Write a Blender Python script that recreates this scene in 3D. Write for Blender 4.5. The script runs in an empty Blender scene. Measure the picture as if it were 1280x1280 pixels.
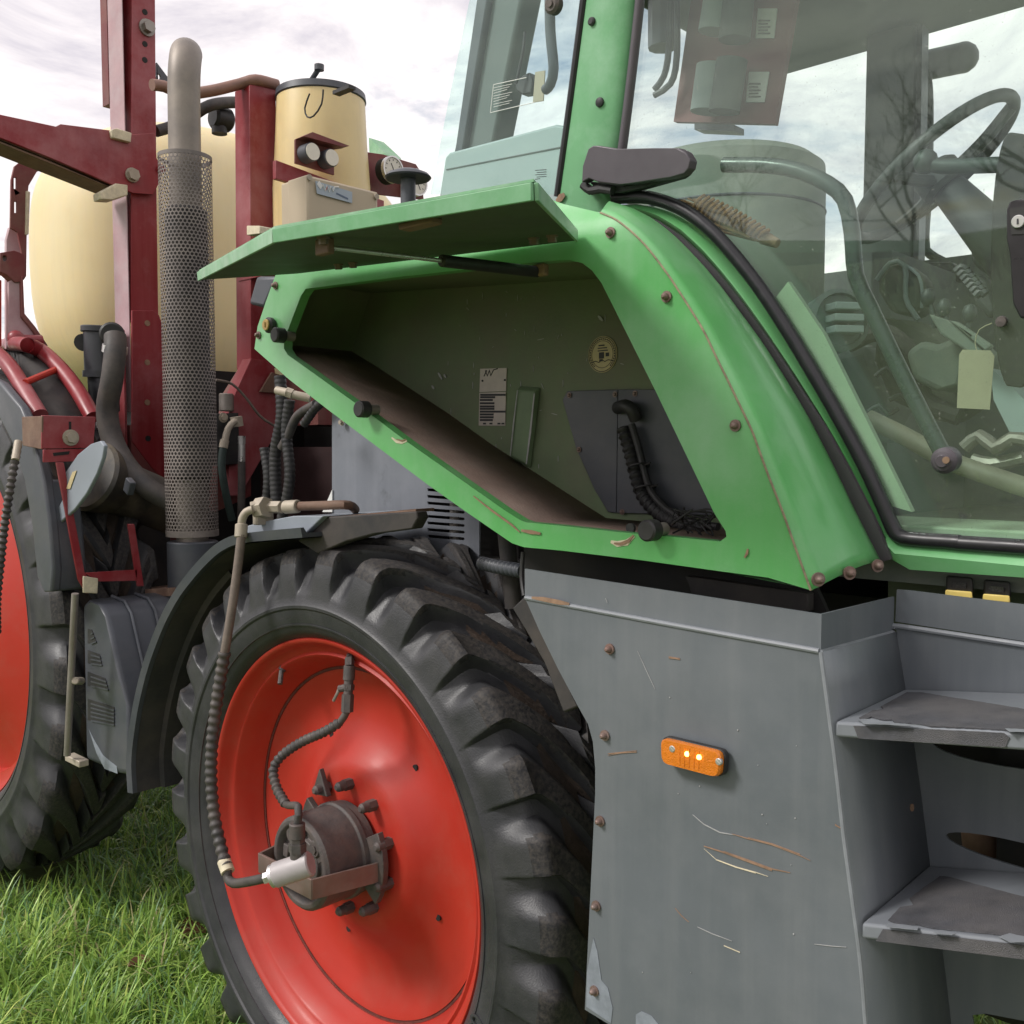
import bpy, bmesh, math, random
import numpy as np
from mathutils import Vector as V, Matrix, Quaternion
from mathutils.geometry import tessellate_polygon

random.seed(7); rng = np.random.default_rng(7)
S = bpy.context.scene
COL = S.collection

# ------------------------------------------------------------------ camera
H = 1.6; F = 1229.0
PITCH = math.radians(3.5); YAW = math.radians(42.95)
cyaw, syaw = math.cos(YAW), math.sin(YAW)
FH = V((-syaw, cyaw, 0)); RIGHT = V((cyaw, syaw, 0)); ZU = V((0, 0, 1))
FWD = FH * math.cos(PITCH) - ZU * math.sin(PITCH)
UP = ZU * math.cos(PITCH) + FH * math.sin(PITCH)
EYE = V((0, 0, H))
cam_d = bpy.data.cameras.new('camera'); cam = bpy.data.objects.new('camera', cam_d); COL.objects.link(cam)
cam_d.sensor_width = 36; cam_d.lens = 36 * F / 1280; cam_d.clip_start = 0.02; cam_d.clip_end = 2000
m3 = Matrix((RIGHT, UP, -FWD)).transposed()
cam.matrix_world = Matrix.Translation(EYE) @ m3.to_4x4()
S.camera = cam

# ------------------------------------------------------------------ light, sky, exposure
SUN_EL = math.radians(42)
SUN_DIR = V((-0.45, -0.75, 0)).normalized() * math.cos(SUN_EL) + ZU * math.sin(SUN_EL)   # towards the sun
sun_d = bpy.data.lights.new('sun', 'SUN'); sun_d.energy = 1.9; sun_d.angle = math.radians(14); sun_d.color = (1, .97, .93)
sun = bpy.data.objects.new('sun', sun_d); COL.objects.link(sun)
sun.rotation_euler = SUN_DIR.to_track_quat('Z', 'Y').to_euler()
W = bpy.data.worlds.new('World'); S.world = W; W.use_nodes = True
nt = W.node_tree; nt.nodes.clear()
def wn(t, **k):
    n = nt.nodes.new(t)
    for a, b in k.items(): setattr(n, a, b)
    return n
wout = wn('ShaderNodeOutputWorld'); wbg = wn('ShaderNodeBackground')
sky = wn('ShaderNodeTexSky', sky_type='NISHITA', sun_disc=False, sun_elevation=SUN_EL,
         sun_rotation=math.atan2(SUN_DIR.x, SUN_DIR.y), dust_density=2.0)
scl = wn('ShaderNodeVectorMath', operation='SCALE'); scl.inputs['Scale'].default_value = 0.09
nt.links.new(sky.outputs[0], scl.inputs[0])
tc = wn('ShaderNodeTexCoord')
sep = wn('ShaderNodeSeparateXYZ'); nt.links.new(tc.outputs['Generated'], sep.inputs[0])
mz = wn('ShaderNodeMath', operation='MAXIMUM'); nt.links.new(sep.outputs['Z'], mz.inputs[0]); mz.inputs[1].default_value = 0.0
az = wn('ShaderNodeMath', operation='ADD'); nt.links.new(mz.outputs[0], az.inputs[0]); az.inputs[1].default_value = 0.22
dv = wn('ShaderNodeVectorMath', operation='DIVIDE')
cmb = wn('ShaderNodeCombineXYZ')
for i in range(3): nt.links.new(az.outputs[0], cmb.inputs[i])
nt.links.new(tc.outputs['Generated'], dv.inputs[0]); nt.links.new(cmb.outputs[0], dv.inputs[1])
def wnoise(scale, detail, rough, dist, off):
    mp = wn('ShaderNodeMapping'); mp.inputs['Location'].default_value = off
    nt.links.new(dv.outputs[0], mp.inputs[0])
    n = wn('ShaderNodeTexNoise'); nt.links.new(mp.outputs[0], n.inputs['Vector'])
    n.inputs['Scale'].default_value = scale; n.inputs['Detail'].default_value = detail
    n.inputs['Roughness'].default_value = rough; n.inputs['Distortion'].default_value = dist
    return n
def wramp(src, a, b, c0=(0, 0, 0, 1), c1=(1, 1, 1, 1)):
    r = wn('ShaderNodeValToRGB'); nt.links.new(src, r.inputs[0])
    r.color_ramp.elements[0].position = a; r.color_ramp.elements[1].position = b
    r.color_ramp.elements[0].color = c0; r.color_ramp.elements[1].color = c1
    return r
n1 = wnoise(1.5, 9, .58, .35, (3.1, 1.7, 0)); n2 = wnoise(2.6, 10, .62, .5, (8.3, 4.2, 0))
cover = wramp(n1.outputs[0], .33, .48)
tone = wramp(n2.outputs[0], .36, .60, (.54, .51, .56, 1), (.97, .91, .885, 1))
mixw = wn('ShaderNodeMixRGB'); nt.links.new(cover.outputs[0], mixw.inputs[0])
nt.links.new(scl.outputs[0], mixw.inputs[1]); nt.links.new(tone.outputs[0], mixw.inputs[2])
nt.links.new(mixw.outputs[0], wbg.inputs[0]); wbg.inputs[1].default_value = 1.0
nt.links.new(wbg.outputs[0], wout.inputs[0])
S.view_settings.view_transform = 'Standard'; S.view_settings.look = 'None'
S.view_settings.exposure = 0.50; S.view_settings.gamma = 1.0; S.view_settings.use_curve_mapping = False
S.render.engine = 'CYCLES'
S.cycles.max_bounces = 10; S.cycles.transparent_max_bounces = 24; S.cycles.transmission_bounces = 8

# ------------------------------------------------------------------ measured points -> places on real planes
def ray(px, py): return FWD + RIGHT * ((px - 640) / F) - UP * ((py - 640) / F)
def at(px, py, Y):
    r = ray(px, py); return EYE + r * (Y / r.y)
def atx(px, py, X):
    r = ray(px, py); return EYE + r * (X / r.x)
def atz(px, py, Z):
    r = ray(px, py); return EYE + r * ((Z - H) / r.z)
CAB_Y, CAB_Z, CAB_T = 1.50, 1.45, -0.105     # the cab side leans a little outwards towards the roof
CAB_N = V((0, -1, CAB_T)).normalized()
def atp(px, py, p0, n):
    r = ray(px, py); return EYE + r * ((p0 - EYE).dot(n) / r.dot(n))
def atc(px, py, off=0.0): return atp(px, py, V((0, CAB_Y, CAB_Z)) + CAB_N * off, CAB_N)
def ats(lst, Y): return [at(a, b, Y) for a, b in lst]
def at3(lst): return [at(a, b, c) for a, b, c in lst]

# ------------------------------------------------------------------ materials
MATS = {}
def mat(name, col, rough=.5, metal=0.0, var=.18, vs=6.0, bump=0.0, bs=150.0, dust=None, damt=0.5, dscale=5.0, dthr=.52,
        coat=0.0, spec=.5, up_dust=0.0, col2=None, c2scale=1.6, c2thr=.5, c2soft=.12, rvar=.12, emit=0, sss=0, streak=None, samt=.3, dent=0):
    m = bpy.data.materials.new(name); m.use_nodes = True; t = m.node_tree; N = t.nodes; L = t.links
    b = N['Principled BSDF']
    tcn = N.new('ShaderNodeTexCoord')
    nz = N.new('ShaderNodeTexNoise'); nz.inputs['Scale'].default_value = vs; nz.inputs['Detail'].default_value = 8; nz.inputs['Roughness'].default_value = .65
    L.new(tcn.outputs['Object'], nz.inputs['Vector'])
    rp = N.new('ShaderNodeValToRGB'); L.new(nz.outputs[0], rp.inputs[0])
    rp.color_ramp.elements[0].position = .3; rp.color_ramp.elements[1].position = .72
    c = np.array(col)
    rp.color_ramp.elements[0].color = (*np.clip(c * (1 - var), 0, 1), 1); rp.color_ramp.elements[1].color = (*np.clip(c * (1 + var), 0, 1), 1)
    out = rp.outputs[0]
    def layer(out, color, scale, thr, soft, amt, detail=9, up=0.0, off=0.0):
        n = N.new('ShaderNodeTexNoise'); n.inputs['Scale'].default_value = scale; n.inputs['Detail'].default_value = detail; n.inputs['Roughness'].default_value = .68
        mp = N.new('ShaderNodeMapping'); mp.inputs['Location'].default_value = (off, off * .7, -off)
        L.new(tcn.outputs['Object'], mp.inputs[0]); L.new(mp.outputs[0], n.inputs['Vector'])
        src = n.outputs[0]
        if up:
            g = N.new('ShaderNodeNewGeometry'); s = N.new('ShaderNodeSeparateXYZ'); L.new(g.outputs['Normal'], s.inputs[0])
            mm = N.new('ShaderNodeMath'); mm.operation = 'MULTIPLY_ADD'; L.new(s.outputs['Z'], mm.inputs[0]); mm.inputs[1].default_value = up; L.new(src, mm.inputs[2]); src = mm.outputs[0]
        mr = N.new('ShaderNodeMapRange'); L.new(src, mr.inputs[0]); mr.inputs[1].default_value = thr - soft; mr.inputs[2].default_value = thr + soft
        mr.inputs[3].default_value = 0; mr.inputs[4].default_value = amt
        mx = N.new('ShaderNodeMixRGB'); L.new(mr.outputs[0], mx.inputs[0]); L.new(out, mx.inputs[1]); mx.inputs[2].default_value = (*color, 1)
        return mx.outputs[0]
    if col2 is not None: out = layer(out, col2, c2scale, c2thr, c2soft, 1.0, 6, 0, 4.0)
    if streak is not None:
        n = N.new('ShaderNodeTexNoise'); n.inputs['Scale'].default_value = 1.0; n.inputs['Detail'].default_value = 7; n.inputs['Roughness'].default_value = .6
        mp = N.new('ShaderNodeMapping'); mp.inputs['Scale'].default_value = (26, 26, 1.6); L.new(tcn.outputs['Object'], mp.inputs[0]); L.new(mp.outputs[0], n.inputs['Vector'])
        mr = N.new('ShaderNodeMapRange'); L.new(n.outputs[0], mr.inputs[0]); mr.inputs[1].default_value = .46; mr.inputs[2].default_value = .72; mr.inputs[3].default_value = 0; mr.inputs[4].default_value = samt
        mx = N.new('ShaderNodeMixRGB'); L.new(mr.outputs[0], mx.inputs[0]); L.new(out, mx.inputs[1]); mx.inputs[2].default_value = (*streak, 1); out = mx.outputs[0]
    if dust is not None: out = layer(out, dust, dscale, dthr, .13, damt, 10, up_dust, 9.0)
    L.new(out, b.inputs['Base Color'])
    rr = N.new('ShaderNodeMapRange'); L.new(nz.outputs[0], rr.inputs[0]); rr.inputs[1].default_value = .3; rr.inputs[2].default_value = .7
    rr.inputs[3].default_value = max(0.03, rough - rvar); rr.inputs[4].default_value = min(1, rough + rvar); L.new(rr.outputs[0], b.inputs['Roughness'])
    b.inputs['Metallic'].default_value = metal; b.inputs['Specular IOR Level'].default_value = spec
    b.inputs['Coat Weight'].default_value = coat; b.inputs['Coat Roughness'].default_value = .15
    if bump:
        nb = N.new('ShaderNodeTexNoise'); nb.inputs['Scale'].default_value = bs; nb.inputs['Detail'].default_value = 5
        L.new(tcn.outputs['Object'], nb.inputs['Vector'])
        bp = N.new('ShaderNodeBump'); bp.inputs['Strength'].default_value = bump; bp.inputs['Distance'].default_value = .003
        L.new(nb.outputs[0], bp.inputs['Height']); L.new(bp.outputs[0], b.inputs['Normal'])
    if dent:
        nd = N.new('ShaderNodeTexNoise'); nd.inputs['Scale'].default_value = 5.5; nd.inputs['Detail'].default_value = 2
        L.new(tcn.outputs['Object'], nd.inputs['Vector'])
        bd_ = N.new('ShaderNodeBump'); bd_.inputs['Strength'].default_value = dent; bd_.inputs['Distance'].default_value = .02
        L.new(nd.outputs[0], bd_.inputs['Height'])
        if b.inputs['Normal'].is_linked: L.new(b.inputs['Normal'].links[0].from_socket, bd_.inputs['Normal'])
        L.new(bd_.outputs[0], b.inputs['Normal'])
    if emit: b.inputs['Emission Color'].default_value = (*emit[:3], 1); b.inputs['Emission Strength'].default_value = emit[3]
    if sss: b.inputs['Subsurface Weight'].default_value = sss; b.inputs['Subsurface Radius'].default_value = (.06, .04, .02)
    MATS[name] = m; return m

GREEN = mat('green_paint', (.105, .40, .115), .36, var=.10, vs=3, dust=(.30, .50, .33), damt=.55, dscale=2.2, dthr=.60, bump=.05, bs=350, coat=.4, rvar=.10, spec=.45, col2=(.17, .44, .19), c2scale=.9, c2thr=.58, c2soft=.1, streak=(.24, .46, .26), samt=.18, dent=.16)
GREEN_PALE = mat('sun_bleached_green', (.14, .36, .17), .45, var=.12, vs=6, dust=(.30, .50, .34), damt=.6, dscale=9, dthr=.56)
PALEGREEN = mat('pale_green_trim_and_sheen', (.36, .44, .32), .6, var=.12, vs=9)
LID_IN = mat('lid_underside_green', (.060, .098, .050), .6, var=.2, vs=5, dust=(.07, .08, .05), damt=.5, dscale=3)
GREEN_FADED = mat('faded_green_paint', (.19, .40, .22), .5, var=.18, vs=9, dust=(.42, .56, .44), damt=.7, dscale=12, dthr=.55)
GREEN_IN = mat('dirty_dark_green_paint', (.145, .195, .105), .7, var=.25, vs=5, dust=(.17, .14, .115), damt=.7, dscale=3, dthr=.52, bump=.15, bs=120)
BROWN_FLOOR = mat('dusty_brown_floor', (.26, .195, .165), .9, var=.25, vs=9, dust=(.26, .165, .13), damt=.5, dscale=14, bump=.4, bs=200, spec=.2)
GREY = mat('grey_paint', (.118, .133, .147), .5, var=.07, vs=2.5, bump=.05, bs=500, dust=(.20, .21, .22), damt=.35, dscale=5, dthr=.58, rvar=.12, streak=(.175, .185, .195), samt=.4, dent=.22)
GREY_WORN = mat('worn_galvanised_grey', (.165, .178, .205), .5, var=.10, vs=5, col2=(.105, .115, .13), c2scale=2.0, c2thr=.56, c2soft=.02, dust=(.24, .25, .28), damt=.35, dscale=12, dthr=.58, streak=(.24, .25, .28), samt=.3)
GREY_EDGE = mat('pale_grey_edge', (.215, .23, .25), .45, var=.15, vs=30)  # paler grey for folded edges and worn step spots
GREY_STEP = mat('worn_step_grey', (.18, .195, .215), .5, var=.15, vs=14, dust=(.16, .17, .19), damt=.6, dscale=12)
GRIP = mat('grip_tape', (.085, .087, .098), .8, var=.3, vs=25, bump=.9, bs=900, dust=(.17, .16, .16), damt=.6, dscale=7, dthr=.5, spec=.3)
DARKGREY = mat('dark_grey_plastic', (.060, .066, .080), .42, var=.15, vs=6, dust=(.15, .145, .145), damt=.35, dscale=5, dthr=.58)
BLACK = mat('black_rubber', (.018, .018, .02), .55, var=.25, vs=20, dust=(.07, .065, .06), damt=.35, dscale=12)
BLACK_DIRTY = mat('dirty_black', (.028, .027, .028), .8, var=.3, vs=9, dust=(.085, .07, .06), damt=.6, dscale=7, dthr=.5)
DARK = mat('engine_dark', (.012, .012, .013), .85, var=.3, vs=6, dust=(.03, .024, .02), damt=.6, dscale=5)
MAUVE = mat('dark_plastic_trim', (.080, .068, .080), .42, var=.08, vs=20, bump=.08, bs=700)
SEAL = mat('seal_rubber', (.014, .013, .016), .38, var=.15, vs=30)
TYRE = mat('tyre_rubber', (.026, .027, .031), .48, var=.22, vs=10, dust=(.082, .080, .082), damt=.4, dscale=9, dthr=.53, bump=.25, bs=300, up_dust=.06)
TREAD = mat('tyre_tread', (.022, .022, .025), .62, var=.3, vs=14, spec=.3, dust=(.11, .095, .082), damt=.5, dscale=110, dthr=.54, bump=.3, bs=180, up_dust=.07)
SOIL = mat('soil_in_tread', (.075, .056, .045), .95, var=.35, vs=18, dust=(.045, .04, .036), damt=.7, dscale=12, bump=.6, bs=120, spec=.15)
RED = mat('red_rim_paint', (.43, .030, .018), .48, var=.07, vs=3, dust=(.36, .085, .06), damt=.35, dscale=9, dthr=.60, coat=.04, spec=.35, bump=.03, bs=300, rvar=.08)
MAROON = mat('maroon_paint', (.235, .016, .022), .42, var=.16, vs=4, dust=(.42, .19, .20), damt=.6, dscale=3.2, dthr=.575, streak=(.33, .08, .085), samt=.35, rvar=.14)
MAROON_DULL = mat('dull_maroon', (.17, .03, .032), .6, var=.25, vs=8, dust=(.22, .13, .10), damt=.6, dscale=6, dthr=.52)
RUST_BROWN = mat('rusty_brown_steel', (.15, .085, .06), .75, var=.3, vs=14, dust=(.25, .17, .12), damt=.5, dscale=20, bump=.2)
CREAM = mat('cream_plastic', (.80, .65, .35), .42, var=.06, vs=1.6, dust=(.81, .71, .46), damt=.6, dscale=1.5, dthr=.52, sss=.3, streak=(.62, .52, .32), samt=.3)
CREAM2 = mat('yellowed_cream_plastic', (.74, .58, .29), .4, var=.06, vs=3, streak=(.52, .40, .22), samt=.3, dust=(.60, .47, .26), damt=.4, dscale=7, dthr=.58, sss=.2)
BEIGE = mat('beige_enclosure', (.50, .415, .30), .5, var=.05, vs=5)
STEEL = mat('weathered_steel', (.30, .275, .25), .48, .55, var=.2, vs=12, dust=(.24, .20, .17), damt=.5, dscale=18)
EXH = mat('exhaust_steel', (.27, .235, .205), .55, .45, var=.25, vs=7, dust=(.17, .15, .14), damt=.6, dscale=9)
GUARD = mat('perforated_guard_steel', (.26, .225, .205), .6, .25, var=.3, vs=5, dust=(.09, .08, .085), damt=.7, dscale=4, dthr=.55)
FIT = mat('dusty_zinc_fitting', (.42, .37, .30), .6, .25, var=.18, vs=22, dust=(.33, .27, .2), damt=.4, dscale=30)
CAST = mat('cast_iron_hub', (.082, .075, .073), .62, .15, var=.25, vs=16, dust=(.15, .11, .095), damt=.6, dscale=26, dthr=.52, bump=.3, bs=160)
STRAP = mat('rusty_strap_steel', (.22, .165, .145), .5, .4, var=.2, vs=16, dust=(.22, .11, .085), damt=.5, dscale=22)
SILVER = mat('bright_zinc', (.62, .61, .60), .32, .75, var=.1, vs=30)
UNION = mat('grey_union_body', (.40, .37, .37), .55, .1, var=.12, vs=20)
HOSE = mat('hose_rubber', (.045, .042, .042), .6, var=.25, vs=30, dust=(.13, .105, .09), damt=.5, dscale=16, dthr=.5)
HOSE_TAN = mat('dusty_hose', (.15, .118, .10), .7, var=.25, vs=30, dust=(.26, .21, .17), damt=.4, dscale=30)
WHITE = mat('white_label', (.72, .72, .70), .5, var=.06, vs=30)
DIAL = mat('gauge_dial', (.70, .66, .58), .45, var=.06, vs=40)
SILVER_LABEL = mat('dull_label', (.50, .44, .40), .5, var=.1, vs=40)
BLUEGREY = mat('blue_grey_label', (.38, .44, .50), .45, var=.05, vs=40)
LID_BLUE = mat('blue_grey_plastic_and_sheen', (.25, .28, .32), .5, var=.06, vs=10)
STICKER = mat('yellowed_sticker', (.52, .43, .24), .6, var=.12, vs=60)
INK = mat('ink', (.03, .03, .035), .6, var=.1)
BRASS = mat('brass_lock', (.50, .34, .12), .4, .5, var=.15, vs=60)
AMBER = mat('amber_lens', (.60, .165, .010), .2, var=.12, vs=60, emit=(1, .36, .02, .03), bump=.5, bs=420, coat=.4)
AMBER_LIT = mat('lit_bulb', (1, .6, .1), .3, var=.05, emit=(1, .62, .12, 5))
YELLOW = mat('yellow_plastic', (.78, .60, .17), .45, var=.08, vs=20)
RUST = mat('rust_mark', (.27, .17, .11), .85, var=.3, vs=60)
SCRATCH = mat('pale_scratch', (.36, .36, .36), .6, var=.2, vs=60)
CREAMWEAR = mat('cream_wear_mark', (.62, .55, .40), .7, var=.2, vs=60)
CABGREY = mat('cab_lining', (.13, .15, .145), .75, var=.15, vs=5)
CABPALE = mat('pale_cab_trim', (.34, .40, .40), .6, var=.05, vs=5)
SEATG = mat('seat_cover', (.16, .185, .16), .85, var=.2, vs=9, dust=(.25, .25, .2), damt=.4, dscale=20)
TAG = mat('manila_paper', (.46, .385, .285), .8, var=.06, vs=30)
BROWN_FIBRE = mat('brown_fibre', (.24, .11, .04), .8, var=.35, vs=60)
BARK = mat('bark', (.075, .062, .05), .9, var=.3, vs=8)
LEAF = mat('dry_leaf', (.16, .07, .035), .8, var=.3, vs=40)

def glassmat(name, tint, refl=1.0, dirt=0.05):
    m = bpy.data.materials.new(name); m.use_nodes = True; t = m.node_tree; N = t.nodes; L = t.links; N.clear()
    o = N.new('ShaderNodeOutputMaterial'); tr = N.new('ShaderNodeBsdfTransparent'); tr.inputs[0].default_value = (*tint, 1)
    gl = N.new('ShaderNodeBsdfGlossy'); gl.inputs['Roughness'].default_value = .02; gl.inputs[0].default_value = (.93, 1, .96, 1)
    fr = N.new('ShaderNodeFresnel')
    gb_ = N.new('ShaderNodeNewGeometry'); ir = N.new('ShaderNodeMapRange'); L.new(gb_.outputs['Backfacing'], ir.inputs[0]); ir.inputs[3].default_value = 1.5; ir.inputs[4].default_value = 1 / 1.5; L.new(ir.outputs[0], fr.inputs[0])
    mu = N.new('ShaderNodeMath'); mu.operation = 'MULTIPLY'; mu.inputs[1].default_value = 1.15 * refl; mu.use_clamp = True; L.new(fr.outputs[0], mu.inputs[0])
    mx = N.new('ShaderNodeMixShader'); L.new(mu.outputs[0], mx.inputs[0]); L.new(tr.outputs[0], mx.inputs[1]); L.new(gl.outputs[0], mx.inputs[2])
    df = N.new('ShaderNodeBsdfDiffuse'); df.inputs[0].default_value = (.55, .56, .5, 1)
    tcn = N.new('ShaderNodeTexCoord'); nz = N.new('ShaderNodeTexNoise'); nz.inputs['Scale'].default_value = 5; nz.inputs['Detail'].default_value = 9
    L.new(tcn.outputs['Object'], nz.inputs['Vector'])
    n2 = N.new('ShaderNodeTexNoise'); n2.inputs['Scale'].default_value = 260; n2.inputs['Detail'].default_value = 2; L.new(tcn.outputs['Object'], n2.inputs['Vector'])
    a = N.new('ShaderNodeMapRange'); L.new(nz.outputs[0], a.inputs[0]); a.inputs[1].default_value = .35; a.inputs[2].default_value = .75; a.inputs[3].default_value = dirt * .4; a.inputs[4].default_value = dirt * 1.6
    b2 = N.new('ShaderNodeMapRange'); L.new(n2.outputs[0], b2.inputs[0]); b2.inputs[1].default_value = .69; b2.inputs[2].default_value = .78; b2.inputs[3].default_value = 0; b2.inputs[4].default_value = .28
    ad = N.new('ShaderNodeMath'); ad.operation = 'ADD'; ad.use_clamp = True; L.new(a.outputs[0], ad.inputs[0]); L.new(b2.outputs[0], ad.inputs[1])
    m2 = N.new('ShaderNodeMixShader'); L.new(ad.outputs[0], m2.inputs[0]); L.new(mx.outputs[0], m2.inputs[1]); L.new(df.outputs[0], m2.inputs[2])
    L.new(m2.outputs[0], o.inputs[0]); MATS[name] = m; return m
GLASS = glassmat('tinted_glass', (.91, .985, .945), 1.0, .035)
GLASS2 = glassmat('pale_tinted_glass', (.90, .995, .97), .7, .025)

# ------------------------------------------------------------------ mesh builder
WORLD = {}     # world location of every parent used
class M:
    def __init__(s): s.v = []; s.f = []; s.mi = []
    def add(s, vs, fs, mi=0):
        o = len(s.v); s.v += [tuple(p) for p in vs]
        for f in fs: s.f.append([i + o for i in f]); s.mi.append(mi)
        return s
    def box(s, c, size, R=None, mi=0):
        R = R or Matrix.Identity(3); c = V(c); h = V(size) / 2
        vs = [c + R @ V((sx * h.x, sy * h.y, sz * h.z)) for sx in (-1, 1) for sy in (-1, 1) for sz in (-1, 1)]
        return s.add(vs, [(0, 1, 3, 2), (4, 6, 7, 5), (0, 4, 5, 1), (2, 3, 7, 6), (0, 2, 6, 4), (1, 5, 7, 3)], mi)
    def hexa(s, a, b, mi=0):      # two quads a,b (4 pts each)
        return s.add(list(a) + list(b), [(3, 2, 1, 0), (4, 5, 6, 7), (0, 1, 5, 4), (1, 2, 6, 5), (2, 3, 7, 6), (3, 0, 4, 7)], mi)
    def plate(s, outer, d, holes=(), mi=0):
        loops = [[V(p) for p in outer]] + [[V(p) for p in h] for h in holes]
        d = V(d); n = sum(map(len, loops)); flat = [p for l in loops for p in l]
        tris = tessellate_polygon(loops)
        fs = [tuple(t) for t in tris] + [tuple(i + n for i in reversed(t)) for t in tris]
        o = 0
        for l in loops:
            k = len(l)
            for i in range(k): fs.append((o + i, o + (i + 1) % k, n + o + (i + 1) % k, n + o + i))
            o += k
        return s.add(flat + [p + d for p in flat], fs, mi)
    def loft(s, rings, closed=True, caps=False, mi=0):
        k = len(rings[0]); vs = [p for r in rings for p in r]; fs = []
        for i in range(len(rings) - 1):
            for j in range(k if closed else k - 1):
                a = i * k + j; b = i * k + (j + 1) % k; fs.append((a, b, b + k, a + k))
        if caps: fs.append(tuple(reversed(range(k)))); fs.append(tuple(range((len(rings) - 1) * k, len(rings) * k)))
        return s.add(vs, fs, mi)
    def lathe(s, prof, o, ax, n=32, mi=0, a0=0, a1=2 * math.pi):
        o = V(o); ax = V(ax).normalized(); q = ax.orthogonal().normalized()
        if abs(ax.y) > .99: q = V((1, 0, 0))
        w = ax.cross(q); full = abs(a1 - a0 - 2 * math.pi) < 1e-6
        ks = n if full else n + 1
        rings = []
        for r, h in prof:
            rings.append([o + ax * h + (q * math.cos(a0 + (a1 - a0) * j / n) + w * math.sin(a0 + (a1 - a0) * j / n)) * r for j in range(ks)])
        return s.loft(rings, full, False, mi)
    def cyl(s, a, b, r, n=20, r2=None, mi=0, bev=0.0):
        a = V(a); b = V(b); L = (b - a).length; r2 = r if r2 is None else r2
        e = min(bev, L * .4)
        pr = [(0.0001, 0), (r - e, 0), (r, e), (r2, L - e), (r2 - e, L), (0.0001, L)] if e else [(0.0001, 0), (r, 0), (r2, L), (0.0001, L)]
        return s.lathe(pr, a, b - a, n, mi)
    def tube(s, pts, r, n=12, smooth=True, step=None, corr=0.0, pitch=.012, cap=True, mi=0):
        P = [V(p) for p in pts]
        if smooth and len(P) > 2:
            Q = [P[0] * 2 - P[1]] + P + [P[-1] * 2 - P[-2]]; out = []
            for i in range(1, len(Q) - 2):
                seg = (Q[i + 1] - Q[i]).length
                k = max(2, int(seg / (step or .02)))
                for j in range(k):
                    t = j / k; a, b, c, d = Q[i - 1], Q[i], Q[i + 1], Q[i + 2]
                    out.append(.5 * ((2 * b) + (c - a) * t + (2 * a - 5 * b + 4 * c - d) * t * t + (3 * b - a - 3 * c + d) * t ** 3))
            out.append(P[-1]); P = out
        elif step:
            out = []
            for a, b in zip(P, P[1:]):
                k = max(1, int((b - a).length / step))
                out += [a.lerp(b, j / k) for j in range(k)]
            P = out + [P[-1]]
        rings = []; q = None; acc = 0
        for i, p in enumerate(P):
            t = (P[min(i + 1, len(P) - 1)] - P[max(i - 1, 0)]).normalized()
            if q is None: q = t.orthogonal().normalized()
            q = (q - t * q.dot(t)).normalized(); w = t.cross(q)
            if i: acc += (p - P[i - 1]).length
            rr = r if not callable(r) else r(i / (len(P) - 1))
            if corr: rr += corr * (0.5 + .5 * math.sin(2 * math.pi * acc / pitch))
            rings.append([p + (q * math.cos(2 * math.pi * j / n) + w * math.sin(2 * math.pi * j / n)) * rr for j in range(n)])
        return s.loft(rings, True, cap, mi)
    def ball(s, c, r, n=14, sc=(1, 1, 1), mi=0):
        c = V(c); k = n // 2
        rings = [[c + V((max(1e-4, math.sin(math.pi * i / k)) * math.cos(2 * math.pi * j / n) * r * sc[0], max(1e-4, math.sin(math.pi * i / k)) * math.sin(2 * math.pi * j / n) * r * sc[1], math.cos(math.pi * i / k) * r * sc[2])) for j in range(n)] for i in range(k + 1)]
        return s.loft(rings, True, False, mi)
    def hexbolt(s, o, ax, r, h, washer=1.5, dome=False):
        o = V(o); ax = V(ax).normalized()
        if washer: s.cyl(o, o + ax * h * .28, r * washer, 18)
        if dome: s.lathe([(r * 1.0, 0), (r * .95, h * .45), (r * .7, h * .85), (r * .35, h), (.0001, h)], o + ax * h * .2, ax, 14)
        else: s.cyl(o + ax * h * .2, o + ax * h, r, 6)
        return s
    def obj(s, name, m, parent=None, angle=35, bevel=0, seg=2, smooth=True, **props):
        me = bpy.data.meshes.new(name); me.from_pydata(s.v, [], s.f); me.update()
        ms = m if isinstance(m, (list, tuple)) else [m]
        for x in ms: me.materials.append(x)
        if len(ms) > 1: me.polygons.foreach_set('material_index', s.mi)
        bm = bmesh.new(); bm.from_mesh(me); bmesh.ops.remove_doubles(bm, verts=bm.verts, dist=2e-5)
        bmesh.ops.recalc_face_normals(bm, faces=bm.faces); bm.to_mesh(me); bm.free()
        if smooth:
            me.polygons.foreach_set('use_smooth', [True] * len(me.polygons)); me.set_sharp_from_angle(angle=math.radians(angle))
        o = bpy.data.objects.new(name, me); COL.objects.link(o)
        if parent:
            o.parent = parent; o.matrix_parent_inverse = Matrix.Translation(-WORLD.get(parent.name, V((0, 0, 0))))
        if bevel:
            b = o.modifiers.new('bevel', 'BEVEL'); b.width = bevel; b.segments = seg; b.limit_method = 'ANGLE'; b.angle_limit = math.radians(38)
        for k, x in props.items(): o[k] = x
        return o
def thing(name, label, cat, loc, group=None):
    o = bpy.data.objects.new(name, None); COL.objects.link(o); o.location = loc; WORLD[o.name] = V(loc)
    o.empty_display_size = .2; o['label'] = label; o['category'] = cat
    if group: o['group'] = group
    return o
def part_empty(name, parent, loc=(0, 0, 0)):
    o = bpy.data.objects.new(name, None); COL.objects.link(o); o.location = loc; o.parent = parent
    o.matrix_parent_inverse = Matrix.Translation(-WORLD.get(parent.name, V((0, 0, 0)))); WORLD[o.name] = V(loc); o.empty_display_size = .1
    return o
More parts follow.
